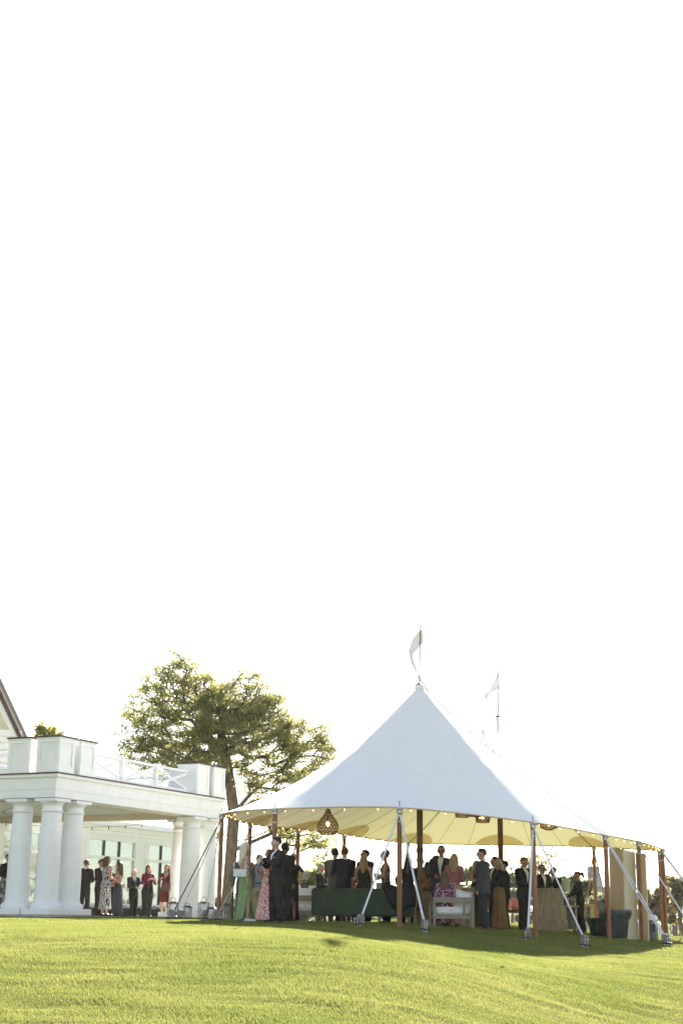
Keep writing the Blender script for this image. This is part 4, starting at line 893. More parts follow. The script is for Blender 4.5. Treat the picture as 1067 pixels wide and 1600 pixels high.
def dist(p, X, Y_, Z):
    if p[0] == 'c':
        _, a, b_, ra, rb = p; d = b_-a; L2 = d@d+1e-12; t = np.clip(((X-a[0])*d[0]+(Y_-a[1])*d[1]+(Z-a[2])*d[2])/L2, 0, 1)
        return np.sqrt((X-a[0]-t*d[0])**2+(Y_-a[1]-t*d[1])**2+(Z-a[2]-t*d[2])**2)-(ra+(rb-ra)*t)
    if p[0] == 'e':
        _, c, r = p; q = np.sqrt(((X-c[0])/r[0])**2+((Y_-c[1])/r[1])**2+((Z-c[2])/r[2])**2); return (q-1)*r.min()
    _, z, rx, ry, cx, cy, fold, e = p; zz = Z[0, 0, :]; a = np.interp(zz, z, rx); b_ = np.interp(zz, z, ry); u = (X-np.interp(zz, z, cx)); v = (Y_-np.interp(zz, z, cy))
    q = (np.abs(u/a)**e+np.abs(v/b_)**e)**(1/e)
    if fold:
        n_, amp, z0, ph = fold; q = q-amp*np.clip((z0-Z)/.6, 0, 1)*np.sin(np.arctan2(v/b_, u/a)*n_+ph+Z*1.2)
    d = (q-1)*np.minimum(a, b_); return np.maximum(d, np.maximum(z[0]-Z, Z-z[-1]))
def field(prims, k=.02, off=0, cuts=(), wr=0, ph=0):
    def fn(X, Y_, Z):
        D = None
        for p in prims:
            d = dist(p, X, Y_, Z)
            if D is None: D = d
            else: h = np.clip(.5+.5*(d-D)/k, 0, 1); D = d*(1-h)+D*h-k*h*(1-h)
        D = D-off+(wr*np.sin(X*31+Z*19+ph)*np.sin(Z*27-Y_*23+X*9+ph*2) if wr else 0)
        for c in cuts: D = np.maximum(D, c(X, Y_, Z))
        return D
    return fn
def bounds(prims, off):
    lo, hi = np.full(3, 9.), np.full(3, -9.)
    for p in prims:
        if p[0] == 'c': r = max(p[3], p[4]); a, b_ = np.minimum(p[1], p[2])-r, np.maximum(p[1], p[2])+r
        elif p[0] == 'e': a, b_ = p[1]-p[2], p[1]+p[2]
        else:
            rx, ry = p[2].max()*1.12, p[3].max()*1.12; a = np.array([p[4].min()-rx, p[5].min()-ry, p[1][0]]); b_ = np.array([p[4].max()+rx, p[5].max()+ry, p[1][-1]])
        lo, hi = np.minimum(lo, a), np.maximum(hi, b_)
    return lo-off-.035, hi+off+.035
def grow(name, prims, material, parent, off=0, k=.02, cuts=(), res=.017, relax=1):
    lo, hi = bounds(prims, off); V, F_ = surf(field(prims, k, off, cuts, {'jacket': .006, 'trousers': .005, 'top': .005, 'shirt': .004, 'hair': .003}.get(name, 0), abs(parent.location.x*7) % 6), lo, hi, res)
    return obj(name, sm_mesh(name, V, F_, relax), material, parent)
def ik(S_, T_, a, b_, pole):
    S_, T_ = np.array(S_, float), np.array(T_, float); d = T_-S_; L_ = np.linalg.norm(d); L_ = min(L_, (a+b_)*.995); d = d/np.linalg.norm(d); T_ = S_+d*L_
    x = (a*a-b_*b_+L_*L_)/(2*L_); h = math.sqrt(max(0, a*a-x*x)); pole = np.array(pole, float); pole = pole-d*(pole@d); pole /= np.linalg.norm(pole)+1e-9
    return S_+d*x+pole*h, T_
def hand(m, w_, d, nrm, s, side):
    """palm, four unequal bent fingers and a thumb leaving the side of the palm"""
    w_, d, nrm = Vector(w_), Vector(d).normalized(), Vector(nrm); nrm = (nrm-d*nrm.dot(d)).normalized(); lat = d.cross(nrm)*side
    m.tube([w_-d*.01*s, w_+d*.03*s, w_+d*.07*s, w_+d*.09*s], [.020*s, .030*s, .034*s, .028*s], 8, flat=.55)
    for i, ln in enumerate((.070, .080, .074, .056)):
        b0 = w_+d*.082*s+lat*(-.027+i*.018)*s; k1 = b0+(d*.8+nrm*.45).normalized()*ln*.5*s; k2 = k1+(d*.4+nrm*.9).normalized()*ln*.5*s
        m.tube([b0, k1, k2], [.0088*s, .008*s, .0062*s], 5)
    t0 = w_+d*.03*s-lat*.03*s; t1 = t0+(d*.6-lat*.6+nrm*.3).normalized()*.04*s; m.tube([t0, t1, t1+(d*.7+nrm*.6).normalized()*.03*s], [.011*s, .0095*s, .007*s], 5)
SKIN = {'light': mat('skin_light', (.52, .30, .22), .5, .06, 12), 'tan': mat('skin_tan', (.42, .225, .145), .5, .06, 12), 'dark': mat('skin_dark', (.16, .085, .055), .5, .06, 12)}
HAIR = {'dark': mat('dark_hair', (.018, .012, .010), .45, .3, 30), 'brown': mat('brown_hair', (.10, .055, .03), .5, .3, 30), 'blonde': mat('blonde_hair', (.36, .25, .13), .5, .25, 30), 'platinum': mat('platinum_hair', (.62, .56, .45), .5, .2, 30), 'grey': mat('grey_hair', (.35, .34, .33), .6, .2, 30), 'red': mat('auburn_hair', (.13, .05, .025), .5, .25, 30)}
EYE = mat('eye_dark', (.03, .02, .018), .3); LIP = mat('lip', (.30, .09, .08), .5); SHOE = mat('black_shoe', (.015, .013, .012), .35); LENS = mat('sunglass_lens', (.008, .008, .01), .1)
def cloth(name, c, rough=.8, var=.10): return mat('cloth_'+name, c, rough, var, 7, .12, 50)
NAVY = cloth('navy', (.016, .018, .026)); BLK = cloth('black', (.010, .0095, .0095)); TUX = cloth('tuxedo', (.017, .012, .011)); GREY = cloth('grey', (.045, .048, .05)); LGREY = cloth('light_grey', (.10, .10, .095)); WSH = cloth('white_shirt', (.75, .76, .78)); BLUE = cloth('blue_shirt', (.16, .20, .30)); KHAKI = cloth('khaki', (.30, .26, .18))
ARM = {'down': (.155, .005, .455), 'hold': (.055, -.155, .615), 'chest': (.065, -.15, .71), 'mouth': (.04, -.085, .86), 'cross': (-.03, -.125, .66), 'pocket': (.125, -.03, .49), 'out': (.21, -.13, .60), 'hip': (.14, -.02, .56), 'phone': (.02, -.19, .70), 'drink': (.05, -.20, .735), 'back': (.02, .09, .52)}
def person(label, px, Y, h, rot, outfit, skin='light', hair='short', hcol='brown', arms=('down', 'down'), yaw=0, pitch=0, fem=None, lean=0, seat=None, extra=None, dz=0, stride=.02, py=1425, x=None, bulk=1.0):
    fem = (outfit['t'] in ('dress', 'top')) if fem is None else fem
    X0 = XX(px, Y, py) if x is None else x; z0 = tz(X0, Y)+dz
    s = h/1.75
    # --- joints
    sh = (.100 if fem else .117)*h*(bulk if not fem else 1); zsh = .815*h; L3 = lambda z: lean*z      # lean: forward shift grows with height
    fy = lambda z: -lean*max(0, z-.5*h)
    hipx = .052*h; kz, az = .285*h, .048*h
    sgn = (-1, 1)                                      # the figure faces -y: its right hand is at -x
    prim = []
    if fem: tz_, trx, try_ = [.45, .50, .56, .62, .68, .735, .785, .825], [.06, .098, .090, .070, .077, .086, .070, .036], [.045, .066, .060, .050, .055, .060, .052, .036]
    else: tz_, trx, try_ = [.45, .50, .56, .62, .68, .745, .79, .83], [.06, .090, .088, .083, .090, .100, .084, .042], [.045, .064, .062, .060, .063, .066, .058, .036]
    tz_ = np.array(tz_)*h; trx = np.array(trx)*h*bulk; try_ = np.array(try_)*h*bulk
    cy = np.array([fy(z) for z in tz_]); torso = col(tz_, trx, try_, 0, cy); prim.append(torso)
    def yoke(ra, rb): return [cap((q*.022*h, fy(zsh), .826*h), (q*sh*.97, fy(zsh), zsh-.016*h), ra*h, rb*h) for q in (-1, 1)]
    prim += yoke(.026, .028)
    if fem:
        for q in sgn: prim.append(ello((q*.042*h, fy(.735*h)-.045*h, .735*h), (.036*h, .034*h, .036*h)))
    nb_, nt_ = np.array((0, fy(.82*h)+.008*h, .825*h)), np.array((0, fy(.9*h)-.004*h, .885*h)); prim.append(cap(nb_, nt_, .034*h if not fem else .028*h, .030*h if not fem else .025*h))
    hk = h*1.07; hc = np.array((0, fy(.93*h)-.012*h, .932*h)); cyw, syw = math.cos(R(yaw)), math.sin(R(yaw)); cp_, sp_ = math.cos(R(pitch)), math.sin(R(pitch))
    def hd_(p):                                        # head frame: yaw about z, pitch about x (positive looks up)
        x_, y_, z_ = p; y2, z2 = y_*cp_-z_*sp_*-1*-1, z_*cp_+y_*sp_*-1; y2 = y_*cp_+z_*sp_; z2 = z_*cp_-y_*sp_
        return hc+np.array((x_*cyw-y2*syw, x_*syw+y2*cyw, z2))*hk
    head = [ello(hd_((0, .004, .012)), (.0445*hk, .0445*hk, .054*hk)), cap(hd_((0, .018, .018)), hd_((0, -.018, .012)), .043*hk, .040*hk), cap(hd_((0, -.012, -.022)), hd_((0, -.030, -.044)), .030*hk, .020*hk), cap(hd_((0, -.054, .006)), hd_((0, -.062, -.010)), .0065*hk, .0085*hk)]
    for q in sgn: head.append(ello(hd_((q*.045, .004, -.003)), (.009*hk, .012*hk, .017*hk))); head.append(ello(hd_((q*.022, -.042, -.014)), (.016*hk, .014*hk, .016*hk)))
    prim += head
    # --- arms
    am = []; hands = []
    for i, q in enumerate(sgn):
        S_ = np.array((q*sh, fy(zsh), zsh-.010*h)); a_ = arms[i]
        if isinstance(a_, str): a_ = ARM[a_]
        T_ = np.array((q*a_[0]*h, a_[1]*h+fy(a_[2]*h), a_[2]*h)); E_, T_ = ik(S_, T_, .165*h, .150*h, (q*.55, .5, -.75)); am.append((S_, E_, T_)); hands.append(T_)
        prim += [cap(S_, E_, .031*h if not fem else .025*h, .023*h if not fem else .020*h), cap(E_, T_, .0235*h if not fem else .020*h, .0155*h if not fem else .0135*h)]
    # --- legs
    lg = []
    for i, q in enumerate(sgn):
        H_ = np.array((q*hipx, 0, .50*h)); 
        if seat: K_ = np.array((q*.065*h, -.26*h, .52*h)); A_ = np.array((q*.06*h, -.27*h, .52*h-.235*h)); F2 = A_+np.array((0, -.075*h, -.03*h))
        else: st = q*stride*h; K_ = np.array((q*hipx*1.02, -.012*h+st*.5, kz)); A_ = np.array((q*hipx*1.05, .012*h+st, az)); F2 = A_+np.array((q*.012*h, -.085*h, -.030*h))
        lg.append((H_, K_, A_, F2)); prim += [cap(H_, K_, .050*h, .032*h), cap(K_, K_+(A_-K_)*.35+np.array((0, .010*h, 0)), .030*h, .033*h), cap(K_+(A_-K_)*.3, A_, .030*h, .020*h), cap(A_+np.array((0, .02*h, -.025*h)), F2, .020*h, .015*h)]
    lo, hi = bounds(prim, 0); V, F_ = surf(field(prim, .022), lo, hi, .0165); me = sm_mesh('person', V, F_, 1); me.materials.append(SKIN[skin])
    hm = MB()
    for i, (S_, E_, T_) in enumerate(am): d = (T_-E_); hand(hm, T_, d, (-.6*sgn[i], -.25, .1) if abs(d[2]) > abs(d[1]) else (-.7*sgn[i], 0, -.25), s*.98, sgn[i])
    me2 = hm.mesh('h'); import bmesh; bmm = bmesh.new(); bmm.from_mesh(me); bmm.from_mesh(me2); bmm.to_mesh(me); bmm.free(); bpy.data.meshes.remove(me2)
    me.polygons.foreach_set('use_smooth', [True]*len(me.polygons))
    o = obj('person', me, None, None, (X0, Y, z0), R(rot)); tag(o, label, 'person', 'guests at the party'); B = o; rp_ = random.Random(label); o.rotation_euler = (R(rp_.uniform(-2.2, 1.2)), R(rp_.uniform(-2.2, 2.2)), R(rot+rp_.uniform(-4, 4)))
    # --- face
    fh = field([p_ for p_ in head if p_[0] in 'ec'], .022)
    def fyy(x_, z_):
        for y_ in np.arange(-.085, .0, .0012):
            c_ = hd_((x_, y_, z_)); a3 = [np.full((1, 1, 1), v) for v in c_]
            if fh(*a3)[0, 0, 0] < 0: return y_
        return -.05
    for q in sgn: obj('eye', MB().ell(hd_((q*.0185, fyy(.0185, .004), .004)), (.0068*h, .005*h, .0045*h), 8, 6), EYE, B); obj('eyebrow', MB().tube([hd_((q*.009, fyy(.009, .0145), .0145)), hd_((q*.029, fyy(.029, .0155), .0155))], .0028*h, 5), HAIR[hcol if hcol != 'platinum' else 'brown'], B)
    obj('mouth', MB().tube([hd_((-.013, fyy(.013, -.0285), -.0285)), hd_((0, fyy(0, -.0285), -.0285)), hd_((.013, fyy(.013, -.0285), -.0285))], .0036*h, 5), LIP, B)
    # --- hair
    def facecut(X, Y_, Z):
        x_, y_, z_ = (X-hc[0])/hk, (Y_-hc[1])/hk, (Z-hc[2])/hk; xr = x_*cyw+y_*syw; yr = -x_*syw+y_*cyw; yr, zr_ = yr*cp_-z_*sp_, z_*cp_+yr*sp_
        return np.minimum(np.minimum(-(yr+.014+.25*(zr_-.0)*(zr_ < .0)), .041-.25*np.abs(xr)+.9*np.maximum(0, -yr-.022)-zr_)*h, (.04-np.abs(xr))*h+.2)
    cutf = lambda X, Y_, Z: facecut(X, Y_, Z)
    hp = [ello(hd_((0, .008, .020)), (.048*hk, .048*hk, .053*hk)), cap(hd_((0, .020, .02)), hd_((0, -.009, .030)), .047*hk, .0405*hk)]
    if hair == 'short':
        
        def c2(X, Y_, Z):
            x_, y_, z_ = (X-hc[0])/hk, (Y_-hc[1])/hk, (Z-hc[2])/hk; yr = -x_*syw+y_*cyw; yr, zr_ = yr*cp_-z_*sp_, z_*cp_+yr*sp_
            return np.maximum(facecut(X, Y_, Z), (np.maximum(-.010-.9*yr, -.048)-zr_)*h)
        grow('hair', hp, HAIR[hcol], B, 0, .015, [c2], .014)
    elif hair == 'bald': grow('hair', [cap(hd_((-.043, .012, -.012)), hd_((0, .046, -.012)), .010*h, .012*h), cap(hd_((.043, .012, -.012)), hd_((0, .046, -.012)), .010*h, .012*h)], HAIR['grey'], B, 0, .01, (), .012)
    elif hair in ('long', 'longf', 'bob'):
        ln = {'long': .17, 'longf': .19, 'bob': .075}[hair]; hb = hd_((0, .034, 0)); e_ = hb+np.array((0, .022*h, -ln*h))
        hp += [cap(hb, e_, .044*h, .036*h)]
        for q in sgn: a = hd_((q*.040, .008, .0)); hp += [cap(a, a+np.array((q*.008*h, .018*h, -ln*.85*h)), .022*h, .022*h)]
        if hair == 'longf':
            for q in sgn: a = hd_((q*.043, -.004, -.02)); hp += [cap(a, np.array((q*.05*h, fy(.8*h)-.06*h, .74*h)), .017*h, .019*h)]
        grow('hair', hp, HAIR[hcol], B, 0, .018, [cutf], .0145)
    else:
        c2 = lambda X, Y_, Z: np.maximum(facecut(X, Y_, Z), (hc[2]-.03*h)-Z); q_ = [cap(hd_((0, .05, .012)), hd_((0, .066, .02)), .026*h, .028*h)] if hair == 'bun' else ([ello(hd_((0, .030, .045)), (.048*h, .048*h, .042*h))] if hair == 'updo' else [])
        hr = grow('hair', hp+q_, HAIR[hcol], B, 0, .012, [c2], .0145)
        if hair == 'pony': grow('ponytail', [cap(hd_((0, .05, .02)), hd_((0, .088, .018)), .016*h, .026*h), cap(hd_((0, .088, .018)), hd_((0, .10, -.05)), .026*h, .012*h)], HAIR[hcol], hr, 0, .02, (), .013)
    # --- clothes
    t = outfit['t']
    def legs(material, wide=1.0, name='trousers', z1=.575):
        pr = [col(np.array([.44, .50, .56, z1+.001])*h, trx[[0, 1, 2, 3]]*np.array([1.25, 1, 1, 1]), try_[[0, 1, 2, 3]]*np.array([1.3, 1, 1, 1]), 0, 0)]
        for (H_, K_, A_, F2) in lg: pr += [cap(H_+np.array((0, 0, -.01*h)), K_, .052*h*wide, .040*h*wide), cap(K_, A_+np.array((0, 0, -.012*h)), .040*h*wide, .036*h*wide)]
        grow(name, pr, material, B, .010, .025, [lambda X, Y_, Z: .022*h-Z] if not seat else ())
    def shoes(material, heel=False):
        for (H_, K_, A_, F2) in lg:
            sh_ = grow('shoe', [cap(A_+np.array((0, .022*h, -.030*h)), F2+np.array((0, -.008*h, -.004*h)), .019*h, .018*h), cap(A_+np.array((0, .018*h, -.02*h)), A_+np.array((0, -.02*h, -.022*h)), .022*h, .02*h)], material, B, .004, .012, [lambda X, Y_, Z: -Z+.0], .013)
    def sleeves(frac=1.0):
        pr = []
        for (S_, E_, T_) in am:
            pr.append(cap(S_, E_, .031*h if not fem else .027*h, .029*h if not fem else .024*h))
            if frac > .5: pr.append(cap(E_, E_+(T_-E_)*min(1, (frac-.5)*2), .029*h if not fem else .024*h, .024*h if not fem else .02*h))
        return pr
    if t == 'suit':
        c_, tr_ = outfit['c'], outfit.get('tr', outfit['c']); zb = .60*h
        jt = col(np.array([.445, .50, .56, .62, .68, .745, .79, .835])*h, np.array([.098, .098, .094, .089, .095, .104, .088, .046])*h*bulk, np.array([.074, .071, .067, .065, .068, .070, .062, .04])*h*bulk, 0, np.array([fy(z*h) for z in (.445, .50, .56, .62, .68, .745, .79, .835)]))
        def vcut(X, Y_, Z):
            yy = Y_-np.interp(Z[0, 0, :], tz_, cy); wv = np.clip((Z-zb)/(.235*h), -.4, 1)*.040*h
            return np.minimum(wv-np.abs(X), -.01-yy)
        def slit(X, Y_, Z): return np.minimum(.008*h-np.abs(X), np.minimum(.52*h-Z, Y_-.01))
        jk = grow('jacket', [jt]+yoke(.030, .034)+sleeves(.97), c_, B, .010, .022, [vcut, slit])
        # lapels: thin folded strips beside the opening
        for q in sgn:
            pts = []; 
            for zf in np.linspace(0, 1, 7):
                z = zb+zf*.225*h; wv = (.004+zf*.038)*h; yy = np.interp(z, tz_, cy)-np.interp(z, tz_, try_)*math.sqrt(max(.05, 1-(wv/np.interp(z, tz_, trx))**2))-.020; pts.append(Vector((q*(wv+.012*h), yy, z)))
            if outfit.get('lapel', True): obj('lapel', MB().tube(pts, [.004*h, .010*h, .014*h, .016*h, .015*h, .012*h, .009*h], 6, flat=.4), c_, jk)
        grow('shirt', [col(tz_[1:], trx[1:]*1.0, try_[1:]*1.0, 0, cy[1:]), cap(nb_+np.array((0, -.004*h, -.01*h)), nb_+(nt_-nb_)*.22, .040*h, .037*h)], outfit.get('shirt', WSH), B, .006, .015)
        for (S_, E_, T_) in am: d = (T_-E_)/np.linalg.norm(T_-E_); obj('cuff', MB().tube([T_-d*.03*h, T_-d*.004*h], .0195*h, 10), outfit.get('shirt', WSH), B)
        if outfit.get('tie'):
            if outfit['tie'] == 'bow':
                yb = fy(.84*h)-.052*h; obj('bow_tie', MB().tube([(-.034*h, yb, .838*h), (-.012*h, yb-.006*h, .838*h), (0, yb-.008*h, .838*h), (.012*h, yb-.006*h, .838*h), (.034*h, yb, .838*h)], [.013*h, .009*h, .006*h, .009*h, .013*h], 6, flat=.5), BLK, B)
            else:
                pts = [Vector((0, np.interp(z, tz_, cy)-np.interp(z, tz_, try_)-.014, z)) for z in np.linspace(.835, .63, 6)*h]; obj('tie', MB().tube(pts, [.012*h, .010*h, .016*h, .018*h, .02*h, .018*h], 6, flat=.35), outfit['tie'], B)
        if outfit.get('square'): obj('pocket_square', MB().box((.055*h, -.0705*h+fy(.755*h), .757*h), (.034*h, .012, .011*h), Matrix.Rotation(-.2, 3, 'Y')), WSH, jk)
        legs(tr_); shoes(outfit.get('shoe', SHOE))
    elif t == 'shirt':
        c_ = outfit['c']; grow('shirt', [col(tz_[1:], trx[1:]*1.03, try_[1:]*1.06, 0, cy[1:]), *yoke(.028, .032), cap(nb_+np.array((0, 0, -.01*h)), nb_+(nt_-nb_)*.3, .040*h, .038*h)]+sleeves(outfit.get('sl', .97)), c_, B, .009, .02); obj('belt', MB().lathe([(1, -.012*h), (1, .012*h)], n=24, cap=False), SHOE, B, (0, 0, .565*h)).scale = (float(trx[2])*1.12, float(try_[2])*1.2, 1)
        legs(outfit['tr']); shoes(SHOE)
    elif t == 'top':
        tops_ = [col(tz_[2:], trx[2:]*1.04, try_[2:]*1.10, 0, cy[2:])]+[p_ for p_ in prim if p_[0] == 'e' and abs(p_[1][2]-.735*h) < .01*h]
        if outfit.get('sl', 0): tops_ += sleeves(outfit['sl'])+yoke(.027, .029)
        zt_ = outfit.get('zt', .86)*h; grow('top', tops_, outfit['c'], B, .008, .02, [lambda X, Y_, Z: Z-zt_])
        if outfit.get('skirt'): skirt(B, h, outfit, trx, try_, .60, cy)
        else: legs(outfit['tr'], outfit.get('wide', 1.0)); 
        shoes(outfit.get('shoe', SHOE))
    elif t == 'dress':
        z1 = outfit.get('zt', .80)*h; pr = [col(tz_[2:], trx[2:]*1.0, try_[2:]*1.04, 0, cy[2:])]+[p_ for p_ in prim if p_[0] == 'e' and abs(p_[1][2]-.735*h) < .01*h]
        if outfit.get('sl', 0): pr += sleeves(outfit['sl'])+yoke(.027, .029)
        cuts = [lambda X, Y_, Z: Z-z1]
        if outfit.get('vneck'): cuts.append(lambda X, Y_, Z: np.minimum((Z-.72*h)*.45-np.abs(X), -Y_-.02))
        if outfit.get('openback'): cuts.append(lambda X, Y_, Z: np.minimum(np.minimum(Z-.60*h, Y_-.0), .075*h-np.abs(X)))
        grow('bodice', pr, outfit['c'], B, .009, .02, cuts)
        if z1 < .815*h and not outfit.get('sl'):
            for q in sgn: obj('strap', MB().tube([(q*.055*h, fy(.76*h)-.068*h, .76*h), (q*.065*h, fy(.82*h)-.02*h, .842*h), (q*.055*h, fy(.76*h)+.062*h, .77*h)], .008*h, 5), outfit['c'], B)
        if outfit.get('skirt', 1) and not seat: skirt(B, h, outfit, trx, try_, .60, cy)
        elif seat: legs(outfit['c'], 1.15, 'skirt')
        shoes(outfit.get('shoe', SHOE))
    if outfit.get('vest'):
        grow('scarf', [cap((-.05*h, fy(.8*h)-.03*h, .82*h), (-.045*h, -.085*h, .52*h), .02*h, .03*h), cap((.05*h, fy(.8*h)-.03*h, .82*h), (.05*h, -.085*h, .50*h), .02*h, .035*h)], outfit['vest'], B, 0, .02)
    if extra == 'sun' or extra == 'glasses':
        gl = obj('sunglasses' if extra == 'sun' else 'glasses', MB().tube([hd_((-.044, .0, .006)), hd_((-.040, -.048, .007)), hd_((0, -.062, .008)), hd_((.040, -.048, .007)), hd_((.044, .0, .006))], .0022*h, 5), LENS, B)
        for q in sgn: obj('lens', MB().ell(hd_((q*.021, -.0565, .003)), (.0155*h, .005*h, .0105*h), 10, 6), LENS, gl)
    mw = Matrix.LocRotScale(o.location, o.rotation_euler, None)
    return {'o': o, 'h': h, 'hands': [mw @ Vector(q) for q in hands], 'mw': mw}
def skirt(B, h, of, trx, try_, z1, cy):
    zh = of.get('hem', .04)*h; fl = of.get('flare', 1.5); f_ = of.get('fold', (10, .085, .55*h, 1.0)); wr = trx[3]; dr_ = try_[3]
    zz = [zh, zh+(.45*h-zh)*.5, .46*h, .52*h, .57*h, z1*h+.012]; rx_ = [trx[1]*fl, trx[1]*(1+(fl-1)*.42), trx[1]*1.08, trx[1]*1.04, trx[2]*1.04, wr*1.06]; ry_ = [trx[1]*fl*.85, trx[1]*(1+(fl-1)*.42)*.8, try_[1]*1.15, try_[1]*1.1, try_[2]*1.08, dr_*1.1]
    cuts = []
    if of.get('slit') is not None:
        a0, zs = of['slit']; ca, sa = math.cos(R(a0)), math.sin(R(a0))
        cuts.append(lambda X, Y_, Z: np.minimum(np.minimum((zs*h-Z)*.28-np.abs(X*-sa+Y_*ca), X*ca+Y_*sa-.02), zs*h-Z))
    grow('skirt', [col(zz, rx_, ry_, 0, 0, f_)], of.get('sc', of['c']), B, .010, .02, cuts)

FLOR = pattern('pink_floral', (.72, .60, .55), (.50, .03, .07), 26, .5, 'noise', c3=(.66, .30, .32)); BW = pattern('black_white_print', (.015, .015, .015), (.72, .70, .66), 9, .5, 'wave'); BURG = pattern('burgundy_check', (.02, .008, .012), (.23, .008, .045), 22, .48, 'noise')
PURP = pattern('purple_floral', (.10, .012, .075), (.62, .42, .56), 24, .55, 'noise', c3=(.33, .08, .25)); FLOD = pattern('dark_floral', (.05, .045, .04), (.42, .22, .16), 22, .56, 'noise', c3=(.18, .2, .1)); PAT = pattern('grey_print', (.30, .28, .25), (.06, .06, .055), 9, .5, 'noise'); LACE = pattern('lace', (.36, .20, .15), (.55, .40, .34), 40, .52, 'noise')
GRN = cloth('sage_green', (.19, .29, .125)); GOLD = cloth('gold', (.20, .11, .035)); PINKT = cloth('pink_knit', (.34, .12, .13)); PALEP = pattern('pale_pink_print', (.44, .26, .22), (.56, .38, .32), 40, .5, 'noise'); BRN = cloth('brown_suede', (.14, .035, .015)); NVS = cloth('navy_satin', (.022, .018, .035), .4); RUST = cloth('rust', (.22, .09, .04)); DKB = cloth('dark_brown', (.03, .02, .016)); WSHOE = mat('white_heel', (.7, .7, .68), .4); SLATE = cloth('slate_blazer', (.042, .046, .05)); NVT = cloth('navy_trousers', (.013, .014, .026)); OLIVE = cloth('olive', (.07, .06, .03)); TANT = cloth('tan_top', (.24, .10, .045))
suit = lambda c, **k: dict(t='suit', c=c, **k)
PPL = {}
def pp(key, *a, **k): PPL[key] = person(*a, **k)
# group at the left end of the tent
pp('green', 'blonde woman in sage green trousers and lace top holding an orange drink', 384, 32.6, 1.70, 105, dict(t='top', c=LACE, tr=GRN, wide=1.35, skirt=1, sc=GRN, hem=.03, flare=1.5, slit=(-165, .37), shoe=WSHOE, sl=.75, fold=(5, .05, .9, .4)), 'light', 'longf', 'platinum', ('down', (.05, -.19, .755)), yaw=0, lean=-.03)
pp('greytr', 'person in grey trousers mostly hidden behind the woman in green', 377, 36.4, 1.68, 170, suit(LGREY), 'light', 'short', 'dark', ('down', 'down'))
pp('blue', 'man in pale blue shirt and khaki trousers seen from behind', 402, 40.5, 1.76, 175, dict(t='shirt', c=BLUE, tr=KHAKI), 'tan', 'short', 'dark', ('hold', 'down'), fem=False)
pp('pinkd', 'woman in long pink floral dress behind the man in tuxedo', 416, 35.6, 1.69, -40, dict(t='dress', c=FLOR, hem=.02, flare=1.7, zt=.79), 'tan', 'longf', 'dark', ('chest', 'hold'))
pp('tux', 'tall man in black tuxedo with bow tie looking left at a phone', 431, 32.35, 1.82, -62, suit(TUX, tie='bow', square=True), 'light', 'short', 'dark', ('phone', 'drink'), yaw=-8, pitch=-6, bulk=1.12)
pp('behind', 'person with dark hair half hidden behind the man in tuxedo', 441, 35.3, 1.83, 150, suit(BLK), 'dark', 'bun', 'dark', ('down', 'hold'))
pp('blackd', 'woman in black dress with a leg slit beside the pole', 453, 36.8, 1.65, -22, dict(t='dress', c=DKB, sc=DKB, hem=.03, flare=1.4, sl=.9, zt=.84, vneck=1, slit=(-44, .40)), 'tan', 'bun', 'dark', ('down', (.20, -.06, .60)), pitch=18, yaw=10)
# around the sofa
pp('grey1', 'grey haired man in black suit at the left end of the sofa', 501, 44.5, 1.69, 60, suit(BLK, tie=mat('blue_tie', (.05, .07, .15), .5)), 'light', 'short', 'grey', ('hold', 'hold'), yaw=10)
pp('navy', 'man in navy suit seen from behind over the sofa', 534, 37.7, 1.86, 190, suit(NAVY), 'light', 'short', 'brown', ('hold', 'chest'), bulk=1.1)
pp('greys', 'man in grey suit left of and behind the navy suit', 524, 39.2, 1.90, 160, suit(LGREY), 'tan', 'short', 'dark', ('down', 'hold'), bulk=1.05)
pp('midw', 'woman in rust coloured top between the navy suit and the blonde woman', 549, 43.5, 1.63, 15, dict(t='top', c=RUST, tr=BLK, sl=.6), 'tan', 'long', 'brown', ('drink', 'hold'))
pp('glass', 'tall man with glasses behind the blonde woman in black', 568, 38.9, 1.85, -50, suit(BLK), 'light', 'short', 'dark', ('hold', 'hold'), yaw=-20, extra='glasses', bulk=1.1)
pp('blondb', 'woman with long blonde hair in black dress seen from behind over the sofa', 566, 37.5, 1.65, 172, dict(t='dress', c=BLK, hem=.03, flare=1.3, zt=.80), 'light', 'long', 'blonde', ((.16, .02, .47), 'hold'))
pp('floral', 'woman with hair pinned up in dark floral sleeveless top facing left', 603, 36.28, 1.72, -92, dict(t='top', c=FLOD, tr=BLK, sl=0, zt=.82), 'tan', 'updo', 'brown', ((.09, -.17, .69), (.06, -.16, .66)), lean=.03)
pp('blackw', 'woman with big dark hair in black at the right end of the sofa', 636, 36.28, 1.58, 165, dict(t='top', c=BLK, tr=BLK, sl=.95), 'tan', 'long', 'dark', ('mouth', 'out'), bulk=1.15)
pp('polem', 'man half hidden behind the centre pole', 657, 41.0, 1.77, 120, suit(BLK), 'light', 'short', 'dark', ('hold', 'hold'), yaw=10)
pp('tanw', 'woman with long dark hair and tan top seen from behind by the drum table', 669, 40.2, 1.62, 178, dict(t='top', c=TANT, tr=BLK, sl=.7, skirt=1, sc=BLK, hem=.3, flare=1.2), 'tan', 'long', 'dark', ('hip', 'hold'))
pp('tall', 'tall man in dark suit facing the camera behind the pink shawl', 689, 36.9, 1.93, -15, suit(NAVY, shirt=WSH), 'tan', 'short', 'dark', ('hold', 'down'), yaw=10, bulk=1.08, extra='glasses')
pp('lefts', 'dark suited guest just left of the tall man', 682, 38.0, 1.72, 100, suit(BLK), 'tan', 'short', 'dark', ('hold', 'hold'))
